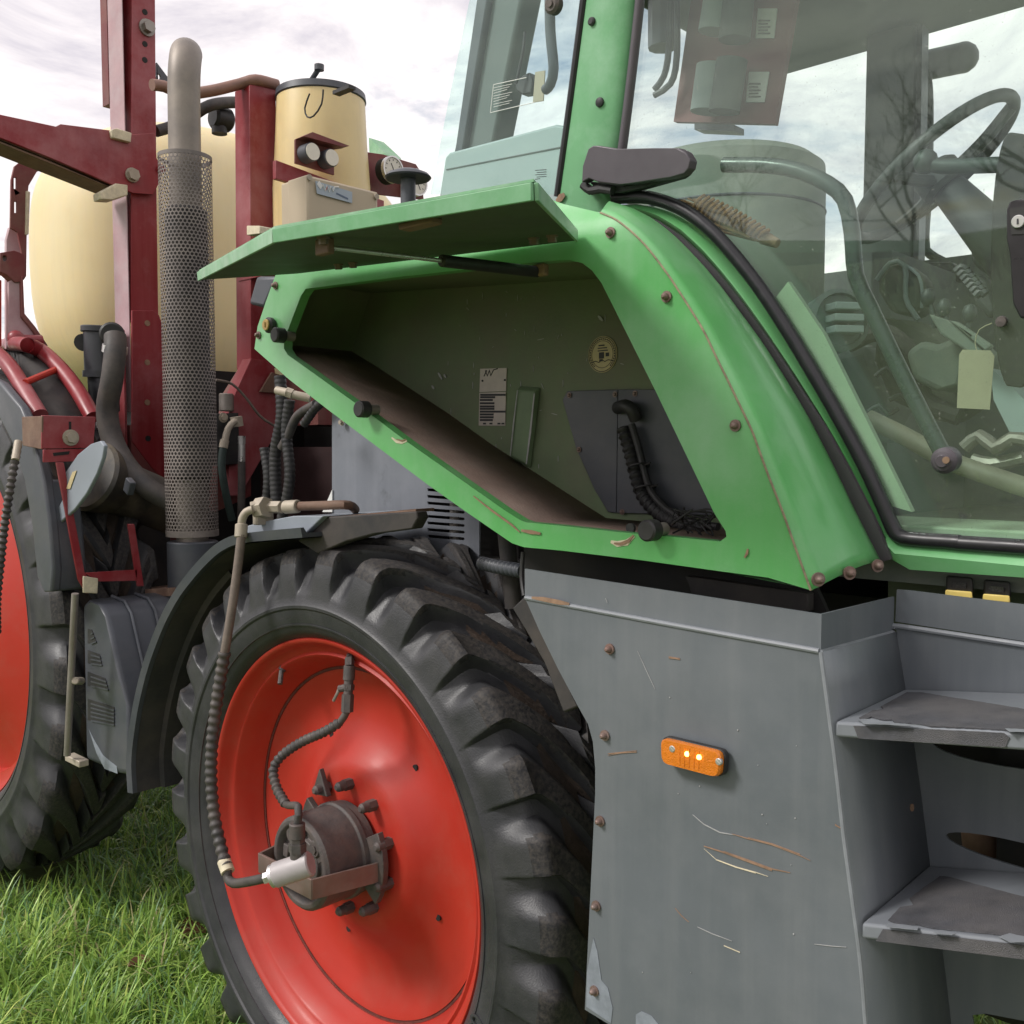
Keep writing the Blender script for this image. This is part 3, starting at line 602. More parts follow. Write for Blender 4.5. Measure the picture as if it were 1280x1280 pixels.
# exposed raw seam edge
m = M(); m.tube([p + NY * .001 for p in A], .0017, 8); m.obj('seam_edge', mat('worn_seam', (.26, .22, .14), .8, var=.4, vs=70), fr_)
bolts([(1022, 724), (1061, 716), (1096, 707)], 0, fr_, .0062, .010, STRAP, V((.75, -.55, 0)), f=lambda a, b: atx(a, b, A[-1].x + .018))
# rubber strip
Bo = [atc(a, b, .016) for a, b in strip_l]; Co = [atc(a, b, .016) for a, b in strip_r]
m = M(); m.loft([Bo, [p + CAB_N * .007 for p in Bo], [p + CAB_N * .009 for p in Co], Co], False); m.obj('rubber_strip', MAUVE, fr_)

# ---- locker behind the opening
lk = part_empty('locker', tractor)
YB = 1.50
bw = ats([(322, 432), (326, 408), (334, 378), (347, 347), (690, 319)], YG) + ats([(765, 332), (835, 480), (905, 640), (925, 690)], YB) + ats([(800, 696), (700, 684), (656, 680), (641, 675), (583, 636), (535, 602), (415, 512), (363, 472)], YG)
m = M(); m.plate([V((p.x, YB, p.z)) for p in bw], YY * .01)
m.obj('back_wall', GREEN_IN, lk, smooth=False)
fl0 = ats([(330, 428), (357, 446), (450, 512), (507, 556), (631, 643), (650, 656), (772, 669), (915, 683)], YG + .006)
m = M(); m.loft([fl0, [p + YY * (YB - YG - .004) for p in fl0]], False); fo = m.obj('locker_floor', BROWN_FLOOR, lk)
fo.modifiers.new('thick', 'SOLIDIFY').thickness = .004
m = M(); tl_, tr_ = at(350, 350, YG), at(712, 318, YG)
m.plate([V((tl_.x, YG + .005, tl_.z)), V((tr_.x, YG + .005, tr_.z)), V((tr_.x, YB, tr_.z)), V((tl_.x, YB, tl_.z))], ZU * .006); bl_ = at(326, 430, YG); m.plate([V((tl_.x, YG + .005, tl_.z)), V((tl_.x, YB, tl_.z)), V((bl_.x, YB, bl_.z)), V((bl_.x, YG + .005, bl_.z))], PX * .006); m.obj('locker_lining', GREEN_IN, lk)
rl = [at(a, b, YG + .006) for a, b in ((735, 322), (770, 372), (830, 490), (900, 630), (935, 690))]
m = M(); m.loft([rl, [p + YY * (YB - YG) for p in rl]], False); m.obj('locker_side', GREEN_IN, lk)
# ridge bracket
rg = ats([(650, 482), (676, 484), (664, 586), (640, 574)], YB - .002)
m = M(); m.hexa(rg, [p + NY * .014 + (sum(rg, V()) / 4 - p) * .12 for p in rg]); m.obj('stiffener', mat('bracket_green', (.15, .21, .12), .6, var=.2, vs=12), lk, bevel=.003)
stroke([p + NY * .002 for p in ats([(648, 488), (643, 530), (639, 570)], YB - .0165)], .003, NY).obj('wear_mark', SCRATCH, lk, smooth=False)
stroke([p + NY * .002 for p in ats([(669, 492), (664, 540), (659, 580)], YB - .0165)], .005, NY).obj('wear_mark', SCRATCH, lk, smooth=False)
# black cover plates
cp = ats([(711, 489), (774, 487), (772, 641), (762, 640), (745, 612), (722, 560), (705, 500)], YB - .002)
m = M(); m.plate(cp, NY * .005); m.obj('cover_plate', DARKGREY, lk, bevel=.001)
cp = ats([(775, 487), (838, 487), (930, 645), (773, 641)], YB - .002)
m = M(); m.plate(cp, NY * .006); m.obj('cover_plate', DARKGREY, lk, bevel=.001)
bolts([(712, 494), (769, 493), (794, 492), (724, 562), (778, 640)], YB - .008, lk, .0035, .004)
# conduit and cables
m = M(); m.tube(at3([(772, 510, YB - .012), (782, 507, YB - .03), (790, 513, YB - .03), (795, 524, YB - .02)]), .012, 14); m.obj('cable_gland', BLACK, lk)
cd = at3([(779, 535, YB - .022), (787, 562, YB - .024), (794, 590, YB - .026), (803, 618, YB - .03), (822, 640, YB - .04), (850, 655, YB - .05), (885, 662, YB - .06)])
m = M(); m.tube(cd, .0105, 14, step=.0022, corr=.0035, pitch=.013); m.obj('corrugated_conduit', BLACK, lk)
m = M(); m.tube([p + V((.022, -.004, .006)) for p in cd], .0068, 10); m.obj('cable', BLACK, lk)
for a, b in ((800, 583), (808, 610)):
    q = at(a, b, YB - .03); m = M(); m.tube(circle(q + NY * .004, .019, 18, V((.3, -.15, -1))), .002, 6, False); m.tube([q + V((.018, -.01, .003)), q + V((.032, -.012, .007))], .0017, 6, False); m.obj('cable_tie', BLACK, lk)
for i in range(9):
    p = [at(random.uniform(838, 902), random.uniform(634, 672), random.uniform(1.29, 1.38)) for _ in range(4)]
    m = M(); m.tube(p, .0016, 6); m.obj('loose_wire', BLACK, lk)
q = at(790, 660, YG + .03); m = M(); m.cyl(q, q + NY * .006, .008, 16); m.obj('grommet', BLACK, lk)
# rating plates
rp4 = ats([(601, 461), (634, 460), (633, 489), (600, 490)], YB - .001); m = M(); m.plate(rp4, NY * .0018); p1 = m.obj('maker_plate', SILVER_LABEL, lk, smooth=False)
o = at(605, 468, YB - .0032)
m = M()
for st in ([(0, 0), (.008, .012)], [(.004, .012), (.010, 0), (.016, .012), (.020, 0), (.028, .012), (.040, .014)]):
    m.tube([o + V((a, 0, b - .004)) for a, b in st], .0011, 6, False)
m.obj('printed_mark', INK, p1)
for a, b in ((603, 476), (631, 475)): m = M(); m.cyl(at(a, b, YB - .003), at(a, b, YB - .005), .0022, 8); m.obj('rivet', INK, p1)
dp = ats([(600, 491), (633, 490), (632, 532), (599, 532)], YB - .001); m = M(); m.plate(dp, NY * .0018); p2 = m.obj('data_plate', SILVER_LABEL, lk, smooth=False)
m = M()
rows_ = [(493.5, 600.5, 632), (496.5, 600.5, 619), (500, 600, 616), (504, 600, 618), (508, 600, 618), (511, 600, 618), (514.5, 600, 632), (518, 600, 617), (521.5, 600, 617), (525, 600, 616)]
for y, x0, x1 in rows_:
    m.plate(ats([(x0, y - 1.2), (x1, y - 1.2), (x1, y + 1.3), (x0, y + 1.3)], YB - .0032), NY * .0006)
for x0 in (604, 612, 622, 627): m.plate(ats([(x0, 528.5), (x0 + 3.5, 528.5), (x0 + 3.5, 530.5), (x0, 530.5)], YB - .0032), NY * .0006)
m.obj('printed_rows', INK, p2, smooth=False)
# round sticker
q = at(753.5, 443, YB - .001); m = M(); m.cyl(q, q + NY * .0012, .0345, 40); st_ = m.obj('round_sticker', STICKER, lk)
m = M(); qq = q + NY * .0016
m.tube(circle(qq, .0325, 40) + [circle(qq, .0325, 40)[0]], .0007, 5, False); m.tube(circle(qq, .0255, 40) + [circle(qq, .0255, 40)[0]], .0005, 5, False)
for i in range(38):
    a = 2 * math.pi * i / 38
    if -2.2 < a - 2 * math.pi * (a > math.pi) < -.9: continue
    m.box(qq + V((.029 * math.cos(a), 0, .029 * math.sin(a))), (.0022, .0006, .0034), Matrix.Rotation(-a, 3, 'Y'))
for xx, zz, w_, h_ in ((-.002, .017, .014, .0025), (.0, .012, .022, .002), (.001, .007, .024, .002), (-.002, -.002, .012, .012), (.012, -.001, .008, .007), (-.003, -.011, .008, .004)):
    m.box(qq + V((xx, 0, zz)), (w_, .0006, h_))
m.tube([qq + V((a, 0, b)) for a, b in ((-.024, -.014), (-.016, -.012), (-.008, -.015), (0, -.010), (.006, -.014), (.014, -.011), (.024, -.013))], .0008, 5, False)
m.obj('printed_ring', INK, st_, smooth=False)
for a, b, a2, b2 in ((548, 466, 553, 474), (555, 468, 558, 472), (748, 395, 754, 401), (540, 482, 543, 486), (770, 505, 773, 515)):
    stroke([at(a, b, YB - .002), at((a + a2) / 2, (b + b2) / 2, YB - .002), at(a2, b2, YB - .002)], .006, NY).obj('paint_fleck', SCRATCH, lk, smooth=False)
for i in range(70):
    a, b = random.uniform(560, 830), random.uniform(360, 600)
    l = random.uniform(2, 9); th = random.choice((1.57, 1.57, random.uniform(0, 3)))
    if a > 700 and b > 480: continue
    stroke([at(a, b, YB - .0005), at(a + l * .5 * math.cos(th), b + l * .5 * math.sin(th), YB - .0005), at(a + l * math.cos(th), b + l * math.sin(th), YB - .0005)], .0016, NY, .0008).obj('scratch', SCRATCH, lk, smooth=False)

# ---- open hatch lid
hz = at(718, 301, YG).z + .004
D_ = at(719, 301, YG - .012); Hl = at(372, 343, YG - .012)
C_ = at(669, 249, .80); B_ = at(345, 300, .815); A_ = at(249, 350, 1.065)
# best plane through hinge line and outer edge
nrm = (D_ - Hl).cross(C_ - D_).normalized()
if nrm.z < 0: nrm = -nrm
def onp(a, b): return atp(a, b, D_, nrm)
lidp = [onp(372, 342), onp(250, 350), onp(345, 302), onp(668, 249), onp(719, 301)]
ctr = sum(lidp, V()) / 5
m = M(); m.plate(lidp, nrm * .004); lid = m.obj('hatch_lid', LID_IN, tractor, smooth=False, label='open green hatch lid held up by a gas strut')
def lipseg(a, b, h, name='lid_flange', mt=GREEN):
    nn = (b - a).cross(nrm).normalized()
    if nn.dot(a - ctr) < 0: nn = -nn
    mm = M(); mm.hexa([a - nrm * .002, b - nrm * .002, b + nrm * h, a + nrm * h], [a - nrm * .002 + nn * .005, b - nrm * .002 + nn * .005, b + nrm * h + nn * .005, a + nrm * h + nn * .005])
    mm.obj(name, mt, lid, bevel=.001)
FLH = .017
lipseg(lidp[1], lidp[2], FLH, mt=GREEN_FADED); lipseg(lidp[2], lidp[3], FLH, mt=GREEN_PALE); lipseg(lidp[3], lidp[4], FLH, mt=GREEN_FADED)
m = M(); m.plate([p + nrm * (FLH + .001) for p in (lidp[4], lidp[3], lidp[2], lidp[1], lidp[0])], nrm * .003); m.obj('lid_skin', GREEN_FADED, lid, smooth=False)
for a, b in ((667, 297), (690, 294), (423, 330), (441, 328), (404, 296)):
    mm = M(); mm.hexbolt(onp(a, b), -nrm, .007, .010, 1.3); mm.obj('bolt', STRAP, lid)
s0 = onp(402, 297) - nrm * .012; s1 = at(672, 340, YG + .01); sm = s0.lerp(s1, .50)
m = M(); m.cyl(s0, sm, .0035, 12); m.obj('strut_rod', SILVER, lid)
m = M(); m.cyl(sm, s1, .0095, 18, bev=.002); m.obj('gas_strut', BLACK, lid)
m = M(); m.box(s0 + (s1 - s0).normalized() * .004, (.03, .012, .022)); m.obj('strut_clevis', RUST_BROWN, lid, bevel=.002)
m = M(); m.box(s1 + V((.006, 0, .002)), (.028, .014, .020)); m.obj('strut_foot', RUST, lid, bevel=.003)
m = M(); m.box(onp(525, 276) - nrm * .004, (.06, .02, .008)); m.obj('striker', RUST_BROWN, lid, bevel=.002)

# ---- grey step guard
def edge_dx(z): return 0
o_ = [(656, 747), (1026, 815), (1045, 957), (1055, 1047), (1067, 1135), (1077, 1210), (1082, 1280), (1100, 1420), (850, 1345), (762, 1281), (731, 1262), (744, 992), (744, 960), (741, 927), (735, 905), (722, 882), (697, 835), (675, 790)]
m = M(); m.plate(ats(o_, YP), YY * .004); sg = m.obj('step_guard', GREY, tractor, smooth=False, label='grey steel step guard with amber marker light')
top_l, top_r = at(656, 711, YP + .004), at(1027, 768, YP + .004)
fl_l, fl_r = at(656, 746, YP + .001), at(1026, 814, YP + .001)
m = M(); m.hexa([fl_l, fl_r, top_r, top_l], [p + YY * .004 for p in (fl_l, fl_r, top_r, top_l)]); m.obj('guard_flange', GREY, sg, smooth=False)
m = M(); m.tube([at(657, 747, YP), at(840, 781, YP), at(1024, 814, YP)], .0038, 8); m.obj('folded_edge', GREY_EDGE, sg)
stroke(ats([(665, 747), (680, 749), (700, 753), (712, 755)], YP - .003), .008, NY).obj('rust_patch', RUST, sg, smooth=False)
# return face towards the steps
YI = 1.46
ro = ats([(1026, 815), (1045, 957), (1055, 1047), (1067, 1135), (1077, 1210), (1082, 1280), (1100, 1420)], YP)
ri = ats([(1117, 790), (1129, 861), (1144, 960), (1160, 1086), (1175, 1187), (1186, 1280), (1200, 1420)], YI)
ro = resamp(ro, 14); ri = resamp(ri, 14)
m = M(); m.loft([ro, ri], False); rt_ = m.obj('guard_return', GREY, sg); rt_.modifiers.new('thick', 'SOLIDIFY').thickness = .004
m = M(); m.hexa([ro[0] + ZU * .002, ri[0] + ZU * .002, at(1118, 746, YI), top_r], [p - PX * .004 for p in (ro[0] + ZU * .002, ri[0] + ZU * .002, at(1118, 746, YI), top_r)]); m.obj('return_flange', GREY, sg, smooth=False)
m = M(); m.tube(ro, .0032, 8); m.tube([ro[0], ri[0]], .003, 8, False); m.obj('folded_edge', GREY_EDGE, sg)
bolts([(763, 811), (757, 919), (751, 1026), (746, 1132), (744, 1238)], YP, sg, .0055, .010, STRAP)
for a, b in ((1133, 1008), (1168, 1270)):
    t = (b - 815) / 500; q = atp(a, b, ri[0].lerp(ri[-1], .4), V((1, 0, .14)).normalized()); mm = M(); mm.hexbolt(q + PX * .004, V((1, 0, .1)), .006, .005, 1.3); mm.obj('bolt', RUST, sg)
for lst, wd, mt in (([(866, 1018), (880, 1030), (900, 1040), (920, 1044)], .0028, SCRATCH), ([(915, 1042), (935, 1048), (965, 1055), (1000, 1068), (1013, 1075)], .0045, RUST),
                    ([(880, 1057), (905, 1065), (935, 1076), (965, 1087), (988, 1092)], .007, RUST), ([(880, 1061), (895, 1074), (920, 1084), (945, 1091), (960, 1096)], .0035, CREAMWEAR),
                    ([(844, 1135), (852, 1144), (861, 1153)], .0025, RUST), ([(872, 1159), (890, 1167), (915, 1176)], .002, SCRATCH), ([(887, 1173), (905, 1182), (925, 1190), (943, 1196)], .003, CREAMWEAR),
                    ([(797, 813), (808, 838), (819, 862)], .0016, SCRATCH), ([(760, 943), (775, 941), (796, 939)], .0035, RUST), ([(757, 747), (759, 754)], .0016, SCRATCH), ([(836, 822), (845, 823), (850, 824)], .005, RUST),
                    ([(1018, 1180), (1040, 1182), (1058, 1184)], .0018, SCRATCH), ([(1044, 1031), (1049, 1034), (1054, 1036)], .004, RUST)):
    for kk in range(3 if wd > .003 else 1):
        j0 = random.randint(0, 1) if len(lst) > 3 else 0; j1 = len(lst) - (random.randint(0, 1) if len(lst) > 3 else 0)
        off = (kk - 1) * wd * 300 if wd > .003 else 0
        stroke(ats([(a, b + off * .55 + random.uniform(-.7, .7)) for a, b in lst[j0:j1]], YP - .0004 - .0002 * kk), wd * (.30 if wd > .003 else .6), NY, .0006).obj('scratch', mt, sg, smooth=False)
for i in range(14):
    a, b = random.uniform(770, 1010), random.uniform(850, 1270); q = at(a, b, YP - .0004)
    mm = M(); mm.cyl(q, q + NY * .0008, random.uniform(.0006, .0012), 7); mm.obj('paint_chip', SCRATCH, sg)
# whitish wear at the bottom-left corner
WEAR = mat('worn_pale_patch', (.22, .245, .28), .5, var=.25, vs=40)
m = M(); m.plate(ats([(734, 1215), (742, 1172), (747, 1190), (752, 1225), (760, 1235), (766, 1260), (764, 1279), (733, 1258)], YP - .0004), NY * .0006); m.obj('worn_patch', WEAR, sg, smooth=False)
m = M(); m.plate(ats([(795, 1268), (802, 1264), (815, 1270), (826, 1284), (795, 1284)], YP - .0004), NY * .0006); m.obj('worn_patch', WEAR, sg, smooth=False)

# marker light
ml = part_empty('marker_light', tractor)
def rrect(pts, r=.25, n=5):
    out = []; k = len(pts)
    for i in range(k):
        p0, p, p1 = pts[i - 1], pts[i], pts[(i + 1) % k]; a = p + (p0 - p).normalized() * r; b = p + (p1 - p).normalized() * r
        for j in range(n):
            t = j / (n - 1); out.append(a * (1 - t) ** 2 + p * 2 * t * (1 - t) + b * t * t)
    return out
lp = ats([(834, 919), (910, 937), (908, 969), (835, 950)], YP - .006)
m = M(); m.plate(rrect([p + (p - sum(lp, V()) / 4) * .05 for p in lp], .012), NY * .010 * -1 * -1); m.obj('light_base', BLACK, ml, bevel=.001)
lp2 = rrect([p + NY * .010 for p in lp], .012); c2 = sum(lp2, V()) / len(lp2)
lens = [[p for p in lp2], [p + NY * .007 for p in lp2], [p + (c2 - p) * .05 + NY * .010 for p in lp2]]
m = M(); m.loft(lens, True, True); m.obj('amber_lens', AMBER, ml, angle=30)
for i in range(5):
    t = .34 + i * .08; a = lp[0].lerp(lp[1], t); b = lp[3].lerp(lp[2], t); m = M(); m.tube([a + NY * .0202 + (b - a) * .12, b + NY * .0202 - (b - a) * .12], .0009, 6, False); m.obj('lens_rib', AMBER, ml)
for a, b in ((841, 936), (899, 952)):
    q = at(a, b, YP - .024); m = M(); m.cyl(q - NY * .003, q + NY * .003, .0052, 16, bev=.001); m.box(q + NY * .0034, (.008, .001, .0012), Matrix.Rotation(.6, 3, 'Y')); m.obj('screw', SILVER, ml)
for a, b in ((860, 942), (875, 946)):
    q = at(a, b, YP - .024); m = M(); m.ball(q + NY * .0022, .0040, 10); m.obj('lit_bulb', AMBER_LIT, ml)

# ---- steps and risers
stp = part_empty('steps', tractor)
def tread(fl, bl, fr, th, grip, front, worn, name='step'):
    # fl/bl/fr: front-left, back-left, front-right image marks of the top face
    z = at(*fl, YP - .005).z
    p0 = at(*fl, YP - .005); pb = atz(bl[0], bl[1], z); pb.y = YI - .006
    x0 = p0.x; xr = x0 + 1.25
    pr = at(fr[0], fr[1], YP - .005); sl = (pr.z - p0.z) / (pr.x - p0.x)
    def Pn(x, y, dz=0): return V((x, y, z + sl * (x - x0) + dz))
    xb = x0 - .004
    m = M(); m.hexa([Pn(x0, YP - .005, -th), Pn(xr, YP - .005, -th), Pn(xr, YI - .004, -th), Pn(xb, YI - .004, -th)], [Pn(x0, YP - .005), Pn(xr, YP - .005), Pn(xr, YI - .004), Pn(xb, YI - .004)])
    st = m.obj(name, GREY_STEP, stp, bevel=.004)
    pn = V((-sl, 0, 1)).normalized()
    def top(px, py, dz): return atp(px, py, p0 + pn * dz, pn)
    def rag(lst, amp):
        out = []
        for (a, b), (c, d) in zip(lst, lst[1:] + lst[:1]):
            kk = max(1, int(math.hypot(c - a, d - b) / 4)) if max(a, c) < 1290 else 1
            for j in range(kk): out.append((a + (c - a) * j / kk + random.uniform(-amp, amp), b + (d - b) * j / kk + random.uniform(-amp, amp) * .6))
        return out
    def far(p, a): return p + V((.80, 0, .80 * sl)) if a > 1390 else p
    m = M(); m.plate([far(top(a, b, .0006), a) for a, b in rag(grip, .45)], pn * .0012); m.obj('grip_tape', GRIP, st, smooth=False)
    m = M(); m.plate([far(at(a, b, YP - .0056), a) for a, b in rag(front, .4)], NY * .0010); m.obj('grip_tape', GRIP, st, smooth=False)
    for w_ in worn:
        m = M(); m.plate([top(a, b, .0022) for a, b in rag(w_, .4)], pn * .0005); m.obj('worn_spot', GREY_EDGE, st, smooth=False)
    return p0, st
p1_, s1_ = tread((1044, 902), (1129, 862), (1280, 916), .021,
    [(1134, 866), (1101, 884), (1105, 887), (1091, 889), (1074, 898), (1081, 900), (1089, 897), (1105, 901), (1115, 900), (1118, 904), (1152, 906), (1160, 908), (1256, 913), (1400, 926), (1400, 902), (1280, 887), (1150, 866)],
    [(1067, 907), (1073, 923), (1257, 934), (1262, 922), (1255, 916), (1158, 911)],
    [[(1072, 899), (1090, 899), (1118, 904), (1152, 907), (1130, 907), (1080, 905)], [(1256, 911), (1285, 912), (1285, 915), (1262, 915)]])
p2_, s2_ = tread((1077, 1154), (1160, 1087), (1280, 1177), .021,
    [(1175, 1096), (1137, 1124), (1142, 1132), (1125, 1135), (1110, 1151), (1122, 1155), (1148, 1157), (1167, 1161), (1280, 1172), (1400, 1187), (1400, 1150), (1280, 1122), (1186, 1097)],
    [(1104, 1161), (1095, 1176), (1400, 1214), (1400, 1194)],
    [[(1110, 1154), (1130, 1156), (1149, 1159), (1147, 1163), (1128, 1161), (1108, 1159)], [(1166, 1163), (1178, 1163), (1196, 1167), (1190, 1169), (1168, 1167)], [(1248, 1171), (1262, 1167), (1285, 1172), (1285, 1178), (1262, 1178)]])
# risers
def riser(name, px, holes=()):
    m = M(); m.plate([at(a, b, YI) + (V((.85, 0, 0)) if a > 1390 else V()) for a, b in px], YY * .004, [ats(h, YI) for h in holes]); return m.obj(name, GREY, stp, smooth=False)
riser('riser_panel', [(1121, 737), (1136, 738), (1290, 757), (1400, 771), (1400, 820), (1290, 803), (1119, 777)])
m = M(); m.tube(ats([(1120, 784), (1125, 783), (1290, 807.5), (1700, 868)], YI - .002), .004, 8); m.obj('riser_edge', GREY_EDGE, stp)
def ell(cx, cy, a, b, sl=0, n=26): return [(cx + a * math.cos(2 * math.pi * i / n), cy + b * math.sin(2 * math.pi * i / n) + sl * a * math.cos(2 * math.pi * i / n)) for i in range(n)]
riser('riser_panel', [(1120, 784), (1290, 808), (1400, 824), (1400, 930), (1290, 888), (1129, 863)])
riser('riser_panel', [(1131, 880), (1400, 925), (1400, 1165), (1290, 1122), (1160, 1089), (1144, 960)], [ell(1300, 940, 136, 24, .10), ell(1292, 1073, 110, 16, .26)])
riser('riser_panel', [(1163, 1108), (1290, 1140), (1400, 1165), (1400, 1420), (1200, 1420), (1186, 1280), (1175, 1187)], [[(1215, 1269), (1232, 1267), (1290, 1278), (1290, 1330), (1222, 1320)]])
m = M(); m.cyl(at(1224, 1030, 1.62), at(1232, 1110, 1.62), .028, 20); m.cyl(at(1262, 920, 1.66), at(1262, 1110, 1.66), .012, 12); m.obj('hydraulic_cylinder', RUST_BROWN, stp)
m = M(); m.box((.1, 1.75, .95), (1.6, .02, .62)); m.obj('step_backing', DARK, stp)
# yellow-lipped pedals under the door sill
for a, b in ((1199, 735), (1246, 740)):
    m = M(); m.hexa(ats([(a - 16, b - 16), (a + 17, b - 13), (a + 18, b + 8), (a - 17, b + 5)], 1.52), ats([(a - 16, b - 16), (a + 17, b - 13), (a + 18, b + 8), (a - 17, b + 5)], 1.58)); pd = m.obj('indicator_lamp', BLACK, tractor, bevel=.003)
    m = M(); m.hexa(ats([(a - 17, b + 2), (a + 16, b + 4.5), (a + 17, b + 14), (a - 18, b + 11)], 1.505), ats([(a - 17, b + 2), (a + 16, b + 4.5), (a + 17, b + 14), (a - 18, b + 11)], 1.55)); m.obj('yellow_lip', YELLOW, pd, bevel=.002)
    m = M(); m.plate(ats([(a - 9, b - 8), (a + 9, b - 6), (a + 9, b + 1), (a - 10, b - 1)], 1.518), NY * .001); m.obj('lamp_face', mat('smoked_lens', (.05, .05, .055), .15, var=.6, vs=400), pd, smooth=False)

# ================================================================== CAB
cab = part_empty('cab', tractor)
def atcx(a, b, off=0.0): return atc(a, b, off) + (V((.75, 0, 0)) if a >= 1500 else V())
def cplate(lst, off, th, name, mt, par=None, holes=(), bevel=0, **k):
    m = M(); m.plate([atc(a, b, off) for a, b in lst], -CAB_N * th, [[atc(a, b, off) for a, b in h] for h in holes]); return m.obj(name, mt, par or cab, bevel=bevel, smooth=bool(bevel), **k)
# pillar between quarter glass and door: rounded towards the door
pl = [(735, -60), (733, 0), (716, 130), (700, 235), (696, 256)]; pr = [(803, -60), (794, 0), (784, 90), (772, 185), (764, 268)]
L_ = resamp([atc(a, b, .012) for a, b in pl], 12); R_ = resamp([atc(a, b, .012) for a, b in pr], 12)
rows = []
for t, dn in ((0, -.03), (0, 0), (.3, .003), (.6, .003), (.80, .0), (.92, -.008), (1.0, -.025)): rows.append([a.lerp(b, t) + CAB_N * dn for a, b in zip(L_, R_)])
m = M(); m.loft(rows, False); m.obj('door_pillar', GREEN_PALE, cab, angle=60)
for a, b, r in ((740, 27, .0075), (750, 128, .0085)):
    q = atc(a, b, .0155); m = M(); m.lathe([(r, 0), (r * .95, .003), (r * .6, .005), (.0001, .005)], q, CAB_N, 18); m.obj('pillar_plug', BLACK, cab)
# rusty corner at the foot of the pillar
stroke([atc(696, 252, .017), atc(701, 247, .017), atc(706, 243, .017)], .014, CAB_N).obj('rust_patch', RUST, cab, smooth=False)
# left rubber and quarter glass
m = M(); m.tube([atc(a, b, .010) for a, b in ((738, -60), (730, 0), (713, 130), (697, 246))], .0075, 10, step=.05); m.obj('window_seal', SEAL, cab)
cplate([(593, -60), (587, 0), (560, 130), (538, 243), (697, 243), (713, 130), (731, 0), (738, -60)], 0, .005, 'quarter_glass', GLASS2)
m = M(); m.plate([atc(a, b, .002) for a, b in ((589, 0), (594, -30), (602, -30), (598, 0))], -CAB_N * .001)
# etched lines / text on the quarter glass
m = M()
for p in ([(617, 106), (658, 97)], [(617, 106), (613, 141)], [(613, 141), (668, 128)]): m.tube([atc(a, b, .002) for a, b in p], .0008, 5, False)
for i in range(8): m.tube([atc(617, 110 + i * 3.4, .002), atc(640 - (i % 3) * 3, 105 + i * 3.4, .002)], .0005, 5, False)
m.obj('glass_print', WHITE, cab)
m = M()
for i in range(5): m.tube([atc(669 + (i % 2) * 2, 213 + i * 2.8, .002), atc(683 - (i == 4) * 8, 212 + i * 2.8, .002)], .0007, 5, False)
m.obj('glass_print', INK, cab)
# interior seen through the quarter glass
m = M(); a = ats([(556, 196), (548, 250), (700, 270), (712, 158), (694, 155), (562, 190)], 1.62); m.plate(a, YY * .05); m.obj('rear_shelf', CABPALE, cab, bevel=.006)
m = M(); m.tube(ats([(558, 212), (712, 182)], 1.6195), .0018, 6, False); m.obj('shelf_groove', CABGREY, cab)
m = M(); m.plate(ats([(617, -40), (608, 0), (565, 200), (612, 200), (652, 0), (660, -40)], 2.05), YY * .08); m.obj('rear_pillar', CABGREY, cab, bevel=.01)
m = M(); m.plate(ats([(600, -40), (596, 0), (568, 195), (578, 195), (610, 0), (614, -40)], 2.03), YY * .06); m.obj('pillar_trim', DARKGREY, cab, bevel=.008)
m = M(); m.tube(at3([(687, -20, 1.72), (688, 40, 1.73), (692, 85, 1.74), (688, 105, 1.75), (682, 112, 1.76)]), .012, 12); m.obj('window_stay', DARKGREY, cab)
q = atc(695, 7, .004); m = M(); m.lathe([(.017, 0), (.017, .012), (.012, .016), (.0001, .016)], q, CAB_N, 24); m.lathe([(.006, .016), (.006, .019), (.0001, .019)], q, CAB_N, 16); m.obj('hinge_knob', CAST, cab)
m = M(); m.plate(ats([(652, 95), (662, 90), (666, 100), (664, 116), (652, 118), (644, 112), (644, 103)], 2.0), YY * .03); m.obj('wiper_motor', BLACK, cab, bevel=.004)
m = M(); m.tube(ats([(656, 40), (654, 62), (645, 105)], 1.98), .004, 8); m.obj('wiper_arm', BLACK, cab)
m = M(); m.plate(ats([(669, 90), (681, 88), (679, 126), (666, 128)], 1.98), YY * .003); m.obj('paper_sticker', TAG, cab, smooth=False)

# door glass, seal and frame
seal = [(806, -60), (800, 0), (790, 90), (778, 185), (768, 247), (800, 246), (820, 249), (848, 259), (872, 274), (894, 293), (915, 316), (940, 347), (962, 378), (990, 422), (1020, 472), (1050, 524), (1080, 580), (1104, 632), (1116, 660), (1124, 670), (1140, 674), (1200, 678), (1280, 684), (1500, 698)]
gpoly = [(806, -60), (800, 0), (778, 185), (772, 243), (800, 244), (848, 257), (894, 291), (940, 345), (990, 420), (1050, 522), (1104, 630), (1124, 668), (1280, 682), (1500, 696), (1500, -60)]
m = M(); m.plate([atcx(a, b, 0) for a, b in gpoly], -CAB_N * .005); dg_ = m.obj('door_glass', GLASS, cab, smooth=False)
m = M(); m.tube([atcx(a, b, .008) for a, b in seal[4:]], .0115, 12); m.obj('door_seal', SEAL, cab)
m = M(); m.tube([atc(a, b, .006) for a, b in seal[:5]], .0085, 12); m.obj('door_seal', MAUVE, cab)
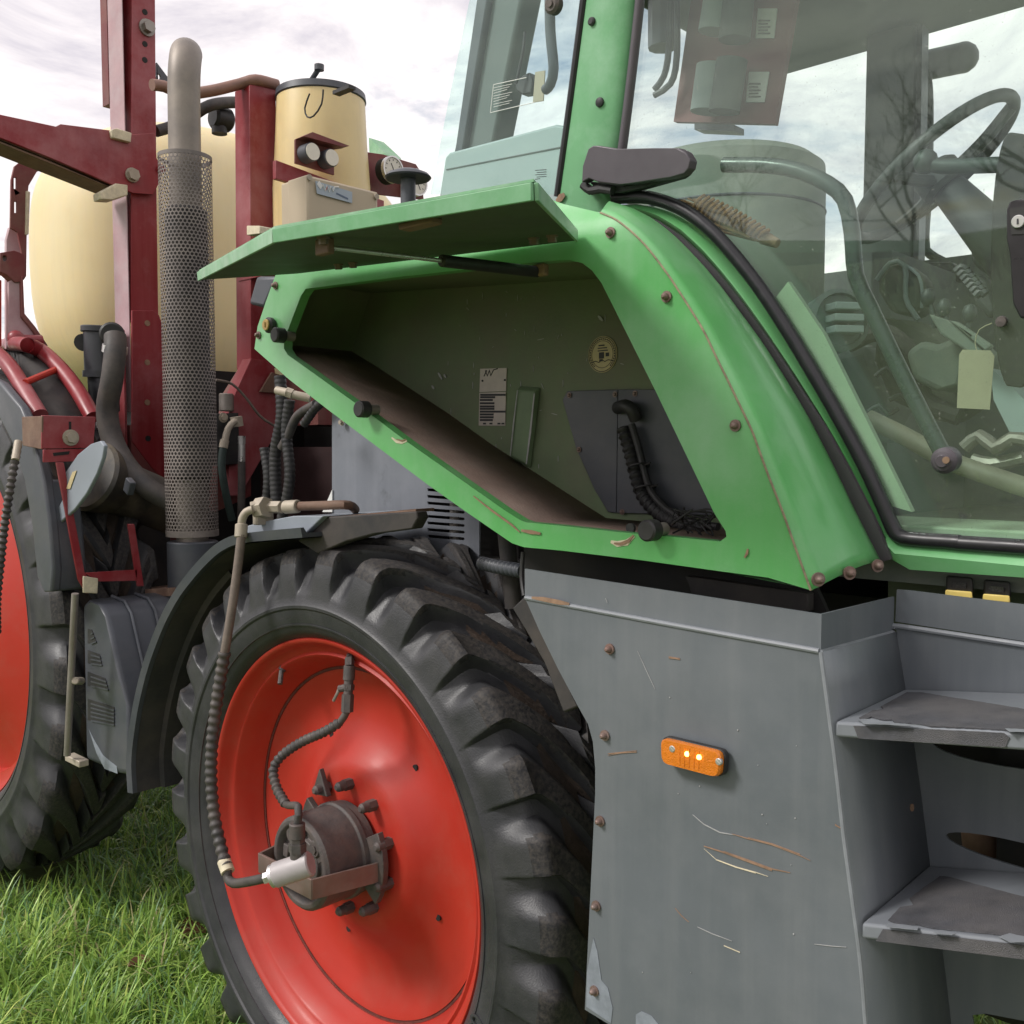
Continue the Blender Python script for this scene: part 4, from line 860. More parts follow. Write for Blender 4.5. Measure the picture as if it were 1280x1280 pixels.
# green door frame strip between rubber strip and seal, then sill
fs_in = [(764, 256), (800, 255), (824, 262), (852, 277), (878, 300), (903, 328), (930, 362), (952, 392), (976, 428), (1000, 464), (1024, 503), (1050, 548), (1078, 602), (1104, 652), (1120, 684)]
m = M(); aa = resamp([atc(a, b, .004) for a, b in strip_r], 30); bb = resamp([atc(a, b, .004) for a, b in fs_in], 30)
m.loft([[p - CAB_N * .03 for p in aa], aa, [p.lerp(q, .5) + CAB_N * .007 for p, q in zip(aa, bb)], bb, [p - CAB_N * .03 for p in bb]], False); m.obj('door_frame', GREEN, cab, angle=60)
s0 = [atcx(a, b, .004) for a, b in ((1110, 664), (1122, 677), (1280, 691), (1500, 707))]; s1 = [p + CAB_N * .012 - ZU * .016 for p in s0]
s2 = [atcx(a, b, .012) for a, b in ((1116, 700), (1137, 712), (1280, 722), (1500, 738))]; s3 = [p - CAB_N * .05 - ZU * .01 for p in s2]
m = M(); m.loft([[p - CAB_N * .02 for p in s0], s0, s1, s2, s3], False); m.obj('door_sill', GREEN, cab, angle=40)
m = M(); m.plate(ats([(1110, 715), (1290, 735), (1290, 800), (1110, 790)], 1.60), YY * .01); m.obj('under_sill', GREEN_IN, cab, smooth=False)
m = M(); m.plate([atc(a, b, -.006) for a, b in ((1030, 418), (1140, 640), (1112, 632), (1050, 524), (990, 422), (965, 378), (985, 352))], -CAB_N * .012); m.obj('inner_frame', PALEGREEN, cab, smooth=False)
fx = s0[-1]; m = M(); m.hexa([fx + V((-.03, 0, 0)), fx + V((.05, 0, 0)), fx + V((.05, .06, 0)), fx + V((-.03, .06, 0))], [p + V((0, -.105 * 1.42, 1.42)) for p in (fx + V((-.03, 0, 0)), fx + V((.05, 0, 0)), fx + V((.05, .06, 0)), fx + V((-.03, .06, 0)))]); m.obj('front_pillar', GREEN_PALE, cab, bevel=.008)
# hinge cover (dark plastic arm)
hc = [(727, 228), (728, 208), (735, 186), (741, 182), (750, 182), (775, 186), (815, 185), (848, 185), (857, 190), (863, 200), (861, 210), (855, 217), (838, 222), (800, 228), (770, 231), (748, 228), (736, 223)]
m = M(); m.plate([atc(a, b, .055) for a, b in hc], -CAB_N * .022); hco = m.obj('hinge_cover', MAUVE, cab, bevel=.005, seg=3)
m = M(); m.tube([atc(a, b, .04) for a, b in ((729, 231), (738, 238), (752, 236), (766, 238))], .008, 10); m.tube([atc(734, 232, .02), atc(741, 240, .03)], .006, 8, False); m.obj('hinge_pin', BLACK, hco)
m = M(); m.plate([atc(a, b, .032) for a, b in ((734, 226), (770, 231), (800, 229), (858, 216), (850, 222), (800, 236), (775, 241), (750, 240))], -CAB_N * .02); m.obj('hinge_cover_base', BLACK, hco, bevel=.003)

# cab shell: roof, far side, floor, rear
roof = M(); roof.box((-.05, 2.30, 2.93), (3.3, 1.62, .14)); roof.obj('cab_roof', CABGREY, cab, bevel=.02)
m = M(); m.box((.0, 2.32, 1.42), (1.9, 1.55, .05)); m.obj('cab_floor', SEATG, cab)
m = M(); m.box((.0, 1.66, 1.475), (1.7, .22, .02)); m.obj('floor_sheen', PALEGREEN, cab, bevel=.004)  # pale box stands in for light-green reflections on the cab floor
m = M(); m.box((-1.10, 3.04, 1.72), (2.1, .05, .90)); m.box((.55, 3.04, 1.70), (1.2, .05, .55)); m.obj('far_side_wall', CABGREY, cab)
fp = lambda lst, Y: ats(lst, Y)
m = M(); m.plate(ats([(1083, 30), (1145, 30), (1145, 90), (1141, 280), (1138, 420), (1072, 420), (1078, 240)], 2.98), YY * .07); m.obj('far_pillar', CABGREY, cab, bevel=.008)
m = M(); m.plate(ats([(1146, 30), (1153, 30), (1150, 230), (1146, 420), (1140, 420)], 2.96), YY * .05); m.obj('pillar_seal', DARKGREY, cab)
m = M(); m.box((-1.02, 2.75, 1.75), (.05, .6, .7)); m.obj('rear_wall', CABGREY, cab)
# upright rounded seat shell at the back of the cab
sc_ = at(905, 300, 1.95); zt = at(905, 166, 1.78).z; zb = 1.50
m = M(); m.lathe([(.001, zt), (.12, zt - .002), (.19, zt - .012), (.213, zt - .03), (.215, zt - .06), (.215, zb), (.001, zb)], V((sc_.x, sc_.y, 0)), ZU, 56); ss = m.obj('round_seat_shell', mat('seat_shell', (.20, .235, .20), .6, var=.12, vs=5, dust=(.3, .3, .24), damt=.3, dscale=9), cab, angle=40)
m = M(); zl = zt - .13; m.lathe([(.2155, zl), (.2175, zl + .003), (.2155, zl + .006)], V((sc_.x, sc_.y, 0)), ZU, 56); m.obj('shell_band', DARKGREY, ss)
# spray controller board high at the back window
bd = ats([(868, -30), (1000, -30), (968, 155), (842, 152)], 2.35); m = M(); m.plate(bd, YY * .02); cb = m.obj('control_board', mat('maroon_board', (.25, .10, .10), .6, var=.15, vs=6), cab, smooth=False)
for a0, a1, b0, b1 in ((896, 886, -20, 40), (884, 876, 82, 140)):
    m = M(); m.cyl(at(a0 + 8, b0, 2.30), at(a1 + 8, b1, 2.30), .045, 24); m.obj('filter_cylinder', CABPALE, cb)
for a0, a1, b0, b1 in ((925, 918, -20, 50), (915, 905, 75, 140)):
    m = M(); m.cyl(at(a0, b0, 2.29), at(a1, b1, 2.29), .04, 24); m.obj('filter_cylinder', CABGREY, cb)
for lst in ([(948, 11), (972, 11), (968, 48), (945, 48)], [(937, 90), (962, 90), (956, 128), (933, 128)]):
    m = M(); m.plate(ats(lst, 2.345), NY * .003); lb = m.obj('board_label', WHITE, cb, smooth=False)
    m = M()
    for i in range(5): y = lst[0][1] + 14 + i * 4; m.plate(ats([(lst[3][0] + 3, y), (lst[2][0] - 5 - (i % 2) * 3, y), (lst[2][0] - 5 - (i % 2) * 3, y + 1.5), (lst[3][0] + 3, y + 1.5)], 2.34), NY * .001)
    m.obj('label_print', INK, lb, smooth=False)
m = M(); m.tube(at3([(838, -20, 2.3), (836, 60, 2.3), (830, 95, 2.3), (818, 112, 2.3)]), .009, 8); m.tube(at3([(846, -20, 2.3), (846, 70, 2.3), (838, 105, 2.3), (818, 119, 2.3)]), .009, 8); m.tube(at3([(828, -30, 2.32), (828, 60, 2.32)]), .04, 10, False); m.obj('wiring_loom', DARKGREY, cb)
m = M(); m.plate(ats([(868, 154), (918, 156), (918, 164), (868, 162)], 2.33), YY * .05); m.obj('board_foot', DARKGREY, cb)
# steering wheel
sc = at(1166, 214, 2.15); al = math.radians(38)
ns = V((-math.sin(al), -.12, math.cos(al))).normalized(); ux = V((math.cos(al), 0, math.sin(al))); ux = (ux - ns * ux.dot(ns)).normalized(); uy = ns.cross(ux)
ring = [sc + (ux * math.cos(2 * math.pi * i / 56) + uy * math.sin(2 * math.pi * i / 56)) * .19 for i in range(57)]
CABBLK = mat('cab_black_plastic', (.05, .06, .058), .55, var=.2, vs=20)
m = M(); m.tube(ring, .013, 12, False); sw = m.obj('steering_wheel', CABBLK, cab)
m = M()
for a in (.3, 2.4, 4.5): m.tube([sc - ns * .03, sc - ns * .02 + (ux * math.cos(a) + uy * math.sin(a)) * .1, sc + (ux * math.cos(a) + uy * math.sin(a)) * .185], .013, 8)
m.cyl(sc - ns * .05, sc + ns * .004, .05, 20, bev=.01); m.obj('wheel_spokes', CABBLK, sw)
m = M(); m.cyl(sc - ns * .05, sc - ns * .30, .035, 18, r2=.06); m.cyl(sc - ns * .30, sc - ns * .75, .085, 18, r2=.10); m.obj('steering_column', CABBLK, cab, bevel=.005)
m = M(); m.tube(at3([(1196, 212, 2.0), (1150, 205, 2.0)]), .008, 10, False); m.obj('column_stalk', CABBLK, cab)
# grab handle inside the door
m = M(); m.tube([atc(a, b, -.03) for a, b in ((905, 206), (960, 207), (1000, 214), (1035, 230), (1056, 250), (1065, 290), (1070, 345), (1088, 385), (1120, 452), (1150, 512), (1181, 572))], .0125, 14); gh = m.obj('grab_handle', mat('handle_grey', (.055, .07, .07), .3, var=.1, vs=10), cab)
q = atc(1183, 575, .0); m = M(); m.lathe([(.019, -.01), (.019, .010), (.014, .016), (.010, .017), (.008, .021), (.0001, .021)], q, CAB_N, 28); m.obj('handle_knob', MAUVE, gh)
q = atc(1183, 575, .021); m = M(); m.cyl(q, q + CAB_N * .003, .005, 14); m.obj('knob_screw', RUST, gh)
# horizontal grip bar
m = M(); m.tube([atc(1156, 203, -.04), atc(1180, 208, -.04), atc(1250, 206, -.04), atc(1300, 206, -.04)], .011, 12); m.ball(atc(1157, 202, -.04), .018, 12); m.obj('grip_bar', CABBLK, cab)
# outside mirror on the far side with its arm
m = M(); m.tube(ats([(1157, 82), (1204, 72)], 3.15), .045, 14, False); m.ball(at(1204, 72, 3.15), .045, 14); m.obj('far_mirror', CABBLK, cab)
m = M(); m.tube(ats([(1158, 90), (1161, 130), (1160, 230), (1156, 300), (1163, 318), (1196, 335)], 3.12), .014, 10); m.obj('mirror_arm', CABBLK, cab)
m = M(); m.plate(ats([(1148, 328), (1190, 327), (1200, 340), (1196, 352), (1150, 358)], 2.9), YY * .05); m.obj('far_headrest', CABBLK, cab, bevel=.008)
# seat, armrest, console, round lamp
m = M(); m.plate(ats([(1095, 345), (1112, 328), (1130, 330), (1150, 345), (1153, 380), (1140, 395), (1112, 390), (1096, 365)], 2.30), YY * .09); m.obj('seat_headrest', SEATG, cab, bevel=.02, seg=3)
m = M(); m.plate(ats([(1130, 440), (1150, 425), (1170, 430), (1195, 420), (1215, 440), (1205, 480), (1170, 490), (1140, 475)], 1.95), YY * .2); m.obj('seat_cushion', SEATG, cab, bevel=.03, seg=3)
m = M(); m.plate(ats([(1160, 392), (1185, 400), (1230, 440), (1225, 450), (1175, 418)], 1.88), YY * .08); m.plate(ats([(1186, 400), (1196, 402), (1240, 432), (1232, 440)], 1.875), YY * .02); m.obj('armrest_console', SEATG, cab, bevel=.006)
m = M(); m.tube(at3([(1060, 430, 2.0), (1100, 415, 2.0), (1140, 445, 2.0), (1155, 500, 2.0), (1200, 520, 2.0)]), .02, 10); m.obj('harness', BLACK_DIRTY, cab)
q = at(1050, 400, 1.85); nn = V((.75, -.6, .1)).normalized(); m = M(); m.lathe([(.06, -.05), (.062, 0), (.052, .008), (.050, .0), (.0001, .0)], q, nn, 28); lmp = m.obj('work_lamp', CABGREY, cab)
for i in range(3):
    m = M(); m.box(q + nn * .004 + ZU * (.022 - i * .022), (.07, .06, .014), Matrix.Rotation(-.65, 3, 'Z')); m.obj('lamp_slat', CABPALE, lmp, bevel=.002)
m = M(); m.tube(at3([(1085, 523, 1.72), (1130, 545, 1.72), (1185, 575, 1.72), (1230, 592, 1.72), (1290, 612, 1.72)]), .016, 12); m.obj('floor_pipe', mat('tan_pipe', (.24, .22, .17), .5, var=.2, vs=20), cab)
m = M(); m.tube(at3([(1205, 560, 1.80), (1225, 545, 1.80), (1245, 560, 1.78), (1265, 548, 1.78), (1290, 552, 1.78)]), .012, 10); m.tube(at3([(1215, 575, 1.8), (1240, 580, 1.8), (1280, 572, 1.8)]), .012, 8); m.obj('hydraulic_fittings', STEEL, cab)
m = M(); m.plate(ats([(1238, 460), (1262, 480), (1280, 500), (1320, 500), (1320, 560), (1262, 540), (1242, 500)], 1.95), YY * .2); m.obj('front_console', CABPALE, cab, bevel=.02)
m = M(); m.tube(ats([(1096, 350), (1112, 329), (1131, 332), (1132, 372), (1140, 388), (1148, 400)], 2.29), .006, 8); m.tube(ats([(1131, 331), (1148, 344), (1153, 365), (1152, 385)], 2.29), .004, 8); m.obj('seat_piping', CABPALE, cab)
m = M(); m.plate(ats([(1095, 395), (1150, 402), (1215, 436), (1225, 500), (1180, 530), (1110, 500), (1090, 450)], 2.15), YY * .12); m.obj('seat_backrest', mat('dark_seat_cloth', (.06, .065, .05), .9, var=.3, vs=30), cab, bevel=.03, seg=3)
m = M(); m.plate(ats([(1040, 440), (1085, 430), (1110, 500), (1075, 560), (1050, 520)], 2.3), YY * .2); m.obj('side_console', CABGREY, cab, bevel=.02)
for a, b, c, d in ((1168, 410, 1160, 372), (1182, 418, 1180, 385), (1205, 425, 1212, 392)):
    m = M(); m.tube(ats([(a, b), ((a + c) / 2 + 2, (b + d) / 2), (c, d)], 1.90), .005, 8); m.ball(at(c, d, 1.90), .014, 10, (1, 1, 1.3)); m.obj('control_lever', CABBLK, cab)
m = M(); m.plate(ats([(1205, 270), (1240, 262), (1250, 300), (1236, 345), (1214, 330)], 2.25), YY * .12); m.plate(ats([(1212, 340), (1236, 348), (1250, 390), (1236, 400), (1216, 378)], 2.25), YY * .10); m.obj('instrument_pod', CABBLK, cab, bevel=.02, seg=3)
for k in range(7):
    m = M(); m.tube(ats([(1195 + k * 4, 340 + k * 5), (1202 + k * 4, 334 + k * 5), (1208 + k * 4, 338 + k * 5)], 2.1), .009, 8); m.obj('bellows_fold', CABBLK, cab)
for k, (a, b) in enumerate(((1095, 470), (1112, 500), (1130, 480), (1160, 520), (1085, 515))):
    m = M(); m.tube(ats([(a, b), (a + 14, b - 10 + 4 * k % 7), (a + 25, b + 3), (a + 38, b - 4)], 2.0), .005, 8); m.obj('cab_cable', BLACK, cab)
# rounded dark pad behind the door latch, and the latch itself
m = M(); ep = [(1262 + 24 * math.cos(t) + (14 if math.cos(t) > 0 else 0), 325 + 160 * math.sin(t)) for t in [2 * math.pi * i / 36 for i in range(36)]]
m.plate([atc(a, b, -.010) for a, b in ep], -CAB_N * .04); m.obj('seat_side_pad', mat('dark_pad', (.014, .013, .012), .6, var=.3, vs=9), cab, bevel=.012, seg=3)
hp_ = [(1258, 262), (1262, 252), (1275, 249), (1340, 249), (1340, 400), (1275, 398), (1266, 380), (1262, 320), (1258, 300)]
m = M(); m.plate([atc(a, b, .035) for a, b in hp_], -CAB_N * .03); dh = m.obj('door_handle', mat('black_handle', (.022, .019, .023), .35, var=.1, vs=20), cab, bevel=.005, seg=3)
m = M(); m.plate([atc(a, b, .0365) for a, b in ((1262, 260), (1290, 257), (1290, 292), (1264, 293))], -CAB_N * .002); m.obj('lock_recess', BLACK, dh)
q = atc(1273, 277, .037); m = M(); m.cyl(q, q + CAB_N * .003, .0085, 20, bev=.001); lk_ = m.obj('key_lock', SILVER, dh)
m = M(); m.box(q + CAB_N * .0035, (.002, .001, .007)); m.obj('key_slot', INK, dh)
q = atc(1252, 402, .0); m = M(); m.lathe([(.008, 0), (.007, .005), (.0001, .006)], q, CAB_N, 14); m.obj('door_stud', CAST, cab)

# things inside the cab that are not part of it
t_ = [atc(a, b, -.045) for a, b in ((1203, 437), (1238, 438), (1243, 445), (1237, 512), (1196, 510), (1199, 443))]
m = M(); m.plate(t_, -CAB_N * .0008); tag_ = m.obj('paper_tag', TAG, None, smooth=False); tag_['label'] = 'blank cream paper tag hanging on a string inside the cab door glass'; tag_['category'] = 'tag'
m = M(); m.tube([atc(a, b, -.046) for a, b in ((1222, 441), (1219, 428), (1224, 412), (1240, 404))], .0009, 6); m.obj('string', TAG, tag_)
br = thing('brown_reflection', 'brown strands modelled in place of a reflection in the cab glass beside the round seat shell', 'reflection', at(905, 280, 1.62))  # modelled strands stand in for a brown reflection in the glass
b0, b1 = at(848, 252, 1.53), at(966, 302, 1.53)
ad = (b1 - b0).normalized(); an = V((ad.z, 0, -ad.x)); an = an if an.z > 0 else -an
m = M()
for i in range(90):
    t0_, t1_ = sorted((random.uniform(0, .7), random.uniform(.35, 1.0))); w0, w1 = random.uniform(-1, 1), random.uniform(-1, 1)
    wd_ = lambda t: .021 * (.55 + .45 * math.sin(math.pi * min(1, .1 + t)))
    p, q = b0.lerp(b1, t0_) + an * w0 * wd_(t0_) + NY * random.uniform(-.006, .006), b0.lerp(b1, t1_) + an * w0 * wd_(t1_) * .8 + NY * random.uniform(-.006, .006)
    m.tube([p, p.lerp(q, .5) + an * random.uniform(-.002, .002), q], .0022, 5)
m.obj('fibre_strands', BROWN_FIBRE, br)
m = M()
for i in range(15):
    t = .22 + i * .05; c = b0.lerp(b1, t); k = .018 * math.sin(math.pi * min(1, .35 + t * .55)) + .004
    m.tube([c + NY * .008 - an * k * .2 - ad * .006, c + NY * .014 + an * k * .6, c + NY * .004 + an * k * 1.25 + ad * .004], .0034, 6)
m.obj('ridges', BROWN_FIBRE, br)
m = M(); m.cyl(b1 - ad * .02, b1 + ad * .010, .012, 12, r2=.008); m.obj('strand_tip', RUST, br)

# ================================================================== EXHAUST, BATTERY BOX, AIR INTAKE (tractor)
ex = part_empty('exhaust_stack', tractor)
ea = at(240, 640, 1.60); exx, exy = ea.x, 1.60
zof = lambda py: at(240, py, 1.60).z
zt0, zt1 = zof(668), zof(192)
# slight lean as in the picture is only perspective: pipe is upright
R0 = 31.5 / F * (ea - EYE).dot(FWD)
pr = R0 * .57
zp = zof(75)
path = [V((exx, exy, zt0 - .05)), V((exx, exy, zof(300))), V((exx, exy, zof(170))), V((exx + .002, exy, zof(110))), V((exx + .004, exy + .001, zof(86))), V((exx - .004, exy + .010, zof(67))), V((exx - .03, exy + .028, zof(55))), V((exx - .08, exy + .055, zof(48)))]
m = M(); m.tube(path, pr, 28, cap=False); o_ = m.obj('exhaust_pipe', EXH, ex); o_.modifiers.new('thick', 'SOLIDIFY').thickness = -.003
m = M(); m.cyl((exx, exy, zof(600)), (exx, exy, zof(258)), R0 * .80, 32, bev=.01); m.obj('silencer', BLACK_DIRTY, ex)
# perforated guard: real hexagonal holes
nc = 40; cw = 2 * math.pi * R0 / nc; rowh = cw * .866; nr = int((zt1 - zt0 - .02) / rowh)
gv = []; gf = []; 
def gp(u, z): a = u / R0; return (exx + R0 * math.cos(a), exy + R0 * math.sin(a), z)
hs = cw / math.sqrt(3); hi = hs * .69
for j in range(nr):
    for i in range(nc):
        cu = (i + .5 * (j % 2)) * cw; cz_ = zt0 + .012 + (j + .5) * rowh; o = len(gv)
        for kx in range(6):
            a = math.pi / 6 + kx * math.pi / 3; gv.append(gp(cu + hs * math.cos(a), cz_ + hs * math.sin(a)))
        for kx in range(6):
            a = math.pi / 6 + kx * math.pi / 3; gv.append(gp(cu + hi * math.cos(a), cz_ + hi * math.sin(a)))
        for kx in range(6): k2 = (kx + 1) % 6; gf.append((o + kx, o + k2, o + 6 + k2, o + 6 + kx))
m = M(); m.add(gv, gf); gd = m.obj('perforated_guard', GUARD, ex, angle=80)
for za, zb_ in ((zt0 - .004, zt0 + .016), (zt1 - .012, zt1)): m = M(); m.lathe([(R0 + .001, za), (R0 + .001, zb_), (R0 - .001, zb_), (R0 - .001, za), (R0 + .001, za)], V((exx, exy, 0)), ZU, 48); m.obj('guard_band', GUARD, ex)
m = M(); m.cyl((exx, exy, zof(800)), (exx, exy, zof(676)), R0 * .98, 32, bev=.004); m.obj('exhaust_base', DARKGREY, ex)

bx = part_empty('battery_box', tractor)
BYo = 1.285
f0 = ats([(103, 756), (109, 750), (125, 757), (133, 772), (150, 850), (160, 885), (161, 970), (148, 968), (107, 950)], BYo)
m = M(); m.plate(f0, YY * .30); bxo = m.obj('box_body', DARKGREY, bx, bevel=.014, seg=3)
for quad in ([(110, 786), (115, 787), (121, 803), (110, 804)], [(110, 812.5), (125, 818), (128, 832), (110, 829)], [(110, 839.5), (132, 848), (136, 863), (110, 857)], [(110, 873.5), (143, 884), (143, 907), (110, 900)]):
    m = M(); m.plate(ats(quad, BYo - .0005), NY * .0012); lv = m.obj('louvre', BLACK, bx, smooth=False)
    nsl = int((quad[2][1] - quad[1][1]) / 4.3)
    m = M()
    for r in range(nsl):
        t = (r + .7) / nsl; l_ = (quad[0][0] + 4, quad[0][1] + (quad[3][1] - quad[0][1]) * t + 1.5); r_2 = (quad[1][0] + (quad[2][0] - quad[1][0]) * t, quad[1][1] + (quad[2][1] - quad[1][1]) * t)
        m.plate(ats([l_, r_2, (r_2[0], r_2[1] + 1.7), (l_[0], l_[1] + 1.7)], BYo - .002), NY * .002)
    m.obj('louvre_slats', DARKGREY, lv, smooth=False)
m = M(); m.plate(ats([(111, 911), (118, 925), (129, 944), (146, 958), (147, 967), (131, 961), (121, 942)], BYo - .0005), NY * .0006); m.obj('worn_patch', WEAR, bx, smooth=False)
f1 = f0[1:7]
for k in range(3):
    rr_ = [p + YY * (.075 + .075 * k) + V((.004, 0, .004)) for p in f1]; m = M(); m.tube(rr_, .005, 8, False); m.obj('box_rib', DARKGREY, bx)
m = M(); m.cyl(at(94, 742, 1.195), at(84, 944, 1.195), .010, 14); m.obj('box_stay', STEEL, bx)
m = M(); m.box(at(96, 950, 1.225), (.10, .03, .02)); m.obj('box_foot', FIT, bx, bevel=.003)
m = M(); m.cyl(at(94, 851, 1.20), at(102, 851, 1.25), .011, 14, bev=.003); m.obj('box_stud', FIT, bx)
m = M(); m.plate(ats([(98, 742), (210, 735), (212, 745), (100, 752)], 1.5), YY * .3); m.obj('box_shelf', RUST_BROWN, bx)

ai = part_empty('air_intake', tractor)
pad = [(125.5, 551), (130, 557), (128, 572), (121, 592), (108, 617), (93, 637), (70, 658), (63, 658), (62, 653), (70, 640), (79, 622), (77, 608), (82, 590), (97, 568), (113, 555)]
m = M(); m.plate(ats(pad, 1.22), YY * .012); m.obj('intake_flap', LID_BLUE, ai, bevel=.003)
m = M(); m.plate(ats([(91, 590), (96, 588), (88, 611), (83, 611)], 1.2185), NY * .0012); m.obj('flap_label', STICKER, ai, smooth=False)
c0, c1 = at(112, 594, 1.36), at(225, 640, 1.72)
m = M(); m.cyl(c0, c0.lerp(c1, .25), .115, 32, r2=.10, bev=.01); m.cyl(c0.lerp(c1, .22), c1, .088, 28, bev=.01); m.obj('intake_drum', mat('camouflage_dirty_drum', (.045, .040, .035), .5, var=.6, vs=7, dust=(.20, .16, .10), damt=.6, dscale=8, dthr=.55), ai)
m = M(); m.box(at(162, 608, 1.40), (.035, .02, .045), Matrix.Rotation(.5, 3, 'Y')); m.obj('drum_clip', DARKGREY, ai, bevel=.003)
cf = at(126, 440, 1.55)
m = M(); m.cyl(at(128, 470, 1.55), at(126, 412, 1.55), .058, 24, bev=.004); m.cyl(at(131, 515, 1.55), at(128, 462, 1.55), .050, 24, bev=.004); m.cyl(at(126, 416, 1.55), at(126, 408, 1.55), .066, 24, bev=.003); m.cyl(at(128, 472, 1.55), at(128, 464, 1.55), .064, 20); m.obj('prefilter', mat('black_plastic_housing', (.026, .028, .033), .4, var=.2, vs=12), ai)
m = M(); m.cyl(at(108, 428, 1.55), at(104, 428, 1.50), .03, 18); m.cyl(at(140, 418, 1.48), at(140, 418, 1.58), .040, 24, bev=.006); m.obj('prefilter_port', BLACK, ai)
m = M(); m.tube(at3([(144, 420, 1.45), (144, 440, 1.44), (140, 475, 1.43), (134, 512, 1.43), (140, 548, 1.44), (158, 582, 1.46), (185, 610, 1.50), (215, 628, 1.56)]), .034, 20); m.obj('intake_hose', HOSE, ai)
m = M(); m.cyl(at(144, 432, 1.445), at(143, 441, 1.445), .0385, 24); m.obj('hose_clamp', SILVER, ai)
m = M(); m.cyl(at(120, 522, 1.50), at(122, 536, 1.50), .014, 12); m.obj('hose_clip', SILVER, ai)
m = M(); m.box(at(130, 545, 1.47), (.02, .02, .035)); m.obj('red_valve', RED, ai, bevel=.003)

# ---- rear fender, brackets
rf = part_empty('rear_fender', tractor)
def arc(r, a0, a1, y, n=24): return [V((RX + r * math.cos(a0 + (a1 - a0) * i / n), y, RZ + r * math.sin(a0 + (a1 - a0) * i / n))) for i in range(n + 1)]
tb = ats([(-20, 430), (0, 446), (15, 462), (32, 490), (50, 520)], 1.25); ta = []
for a, b in ((-20, 440), (0, 432), (25, 430), (50, 438), (75, 460), (98, 490), (116, 522)):
    lo_, hi_ = 1.2, 1.8          # depth at which the mark lies on the fender's own arc
    for _ in range(30):
        md = (lo_ + hi_) / 2; p = at(a, b, md)
        if math.hypot(p.x - RX, p.z - RZ) > 1.05: lo_ = md
        else: hi_ = md
    ta.append(at(a, b, md))
m = M(); m.tube(arc(1.0, 2.2, 1.35, 1.25, 10)[:-1] + tb, .026, 14); m.obj('fender_tube', MAROON, rf)
m = M(); m.tube(ta, .026, 14); m.obj('fender_tube', MAROON, rf)
m = M(); m.tube([tb[3] + ZU * .03, ta[4]], .011, 10, False); m.obj('fender_cross_bar', RED, rf)
ia = resamp([p - ZU * .012 for p in ta[1:]], 12); ib = resamp([p - ZU * .012 for p in tb[1:]], 12); 
m = M(); m.loft([ib, ia], False); o_ = m.obj('fender_panel', BLACK_DIRTY, rf); o_.modifiers.new('t', 'SOLIDIFY').thickness = .006
fk = [(-30, 462), (0, 478), (25, 508), (42, 548), (54, 600), (61, 650), (66, 712), (64, 740), (54, 740), (46, 722), (40, 660), (30, 600), (14, 552), (0, 525), (-30, 500)]
m = M(); m.plate(ats(fk, 1.185), YY * .03); m.obj('mud_flap', DARKGREY, rf, bevel=.008, seg=3)
m = M(); m.plate(ats([(54, 600), (61, 650), (66, 712), (64, 740), (54, 740), (46, 722), (40, 660), (36, 600)], 1.186), YY * .10); m.obj('mud_flap', DARKGREY, rf, bevel=.008, seg=3)
m = M(); m.hexa(ats([(27, 521), (52, 520), (52, 562), (28, 557)], 1.16), [p + YY * .006 for p in ats([(27, 521), (52, 520), (52, 562), (28, 557)], 1.16)]); m.obj('fender_bracket_end', RUST_BROWN, rf, bevel=.002)
bxp = at(52, 540, 1.16).x
def xq(lst, X): return [atx(a, b, X) for a, b in lst]
m = M(); q = xq([(52, 519), (120, 521), (117, 560), (52, 561)], bxp); m.plate(q, -PX * .006); q = xq([(54, 562), (116, 561), (112, 576), (54, 578)], bxp + .004); m.plate(q, -PX * .006); m.obj('fender_bracket', MAROON, rf, bevel=.002)
q = atx(88, 547, bxp); m = M(); m.hexbolt(q, PX, .016, .016); m.obj('bracket_bolt', FIT, rf)
m = M(); m.plate(xq([(66, 566), (87, 564), (86, 568), (67, 570)], bxp + .0045), PX * .001); m.obj('bracket_slot', DARK, rf)
m = M(); m.plate(xq([(86, 527), (89, 527), (89, 537), (86, 537)], bxp + .0005), PX * .001); m.obj('bracket_slot', DARK, rf)
for lst in ([(70, 578), (80, 578), (106, 715), (122, 740), (108, 742), (98, 725)], [(160, 655), (168, 655), (180, 733), (172, 733)], [(106, 716), (172, 712), (172, 726), (120, 727)]):
    m = M(); m.plate(xq(lst, bxp + .02), -PX * .008); m.obj('fender_strut', MAROON, rf, bevel=.002)
m = M(); m.plate(xq([(104, 720), (123, 723), (122, 742), (104, 741)], bxp + .03), -PX * .006); m.obj('strut_foot', CREAMWEAR, rf, bevel=.002)
m = M(); m.plate(xq([(70, 570), (210, 600), (215, 742), (95, 742)], -3.34), -PX * .02); m.obj('splash_plate', BLACK_DIRTY, rf)

# ================================================================== SPRAY UNIT
su = thing('spray_unit', 'cream sprayer tank in a dark red steel frame with raised boom arm', 'sprayer tank', (-4.5, 2.6, 1.2))
def superell(c, h, e1, e2, nu=64, nv=40, taper=0):
    c = V(c); rings = []
    sp = lambda a, e: math.copysign(abs(a) ** e, a)
    for j in range(nv + 1):
        v = -math.pi / 2 + math.pi * j / nv; cv, sv = max(1e-4, sp(math.cos(v), e1)), sp(math.sin(v), e1)
        k = 1 - taper * max(0, -sv) ** 1.5
        rings.append([c + V((h[0] * k * cv * sp(math.cos(2 * math.pi * i / nu), e2), h[1] * k * cv * sp(math.sin(2 * math.pi * i / nu), e2), h[2] * sv)) for i in range(nu)])
    return rings
m = M(); m.loft(superell((-4.55, 2.80, 2.46), (.54, .97, .69), .58, .66, 96, 56, .06), True); mt_ = m.obj('main_tank', CREAM, su, angle=60)
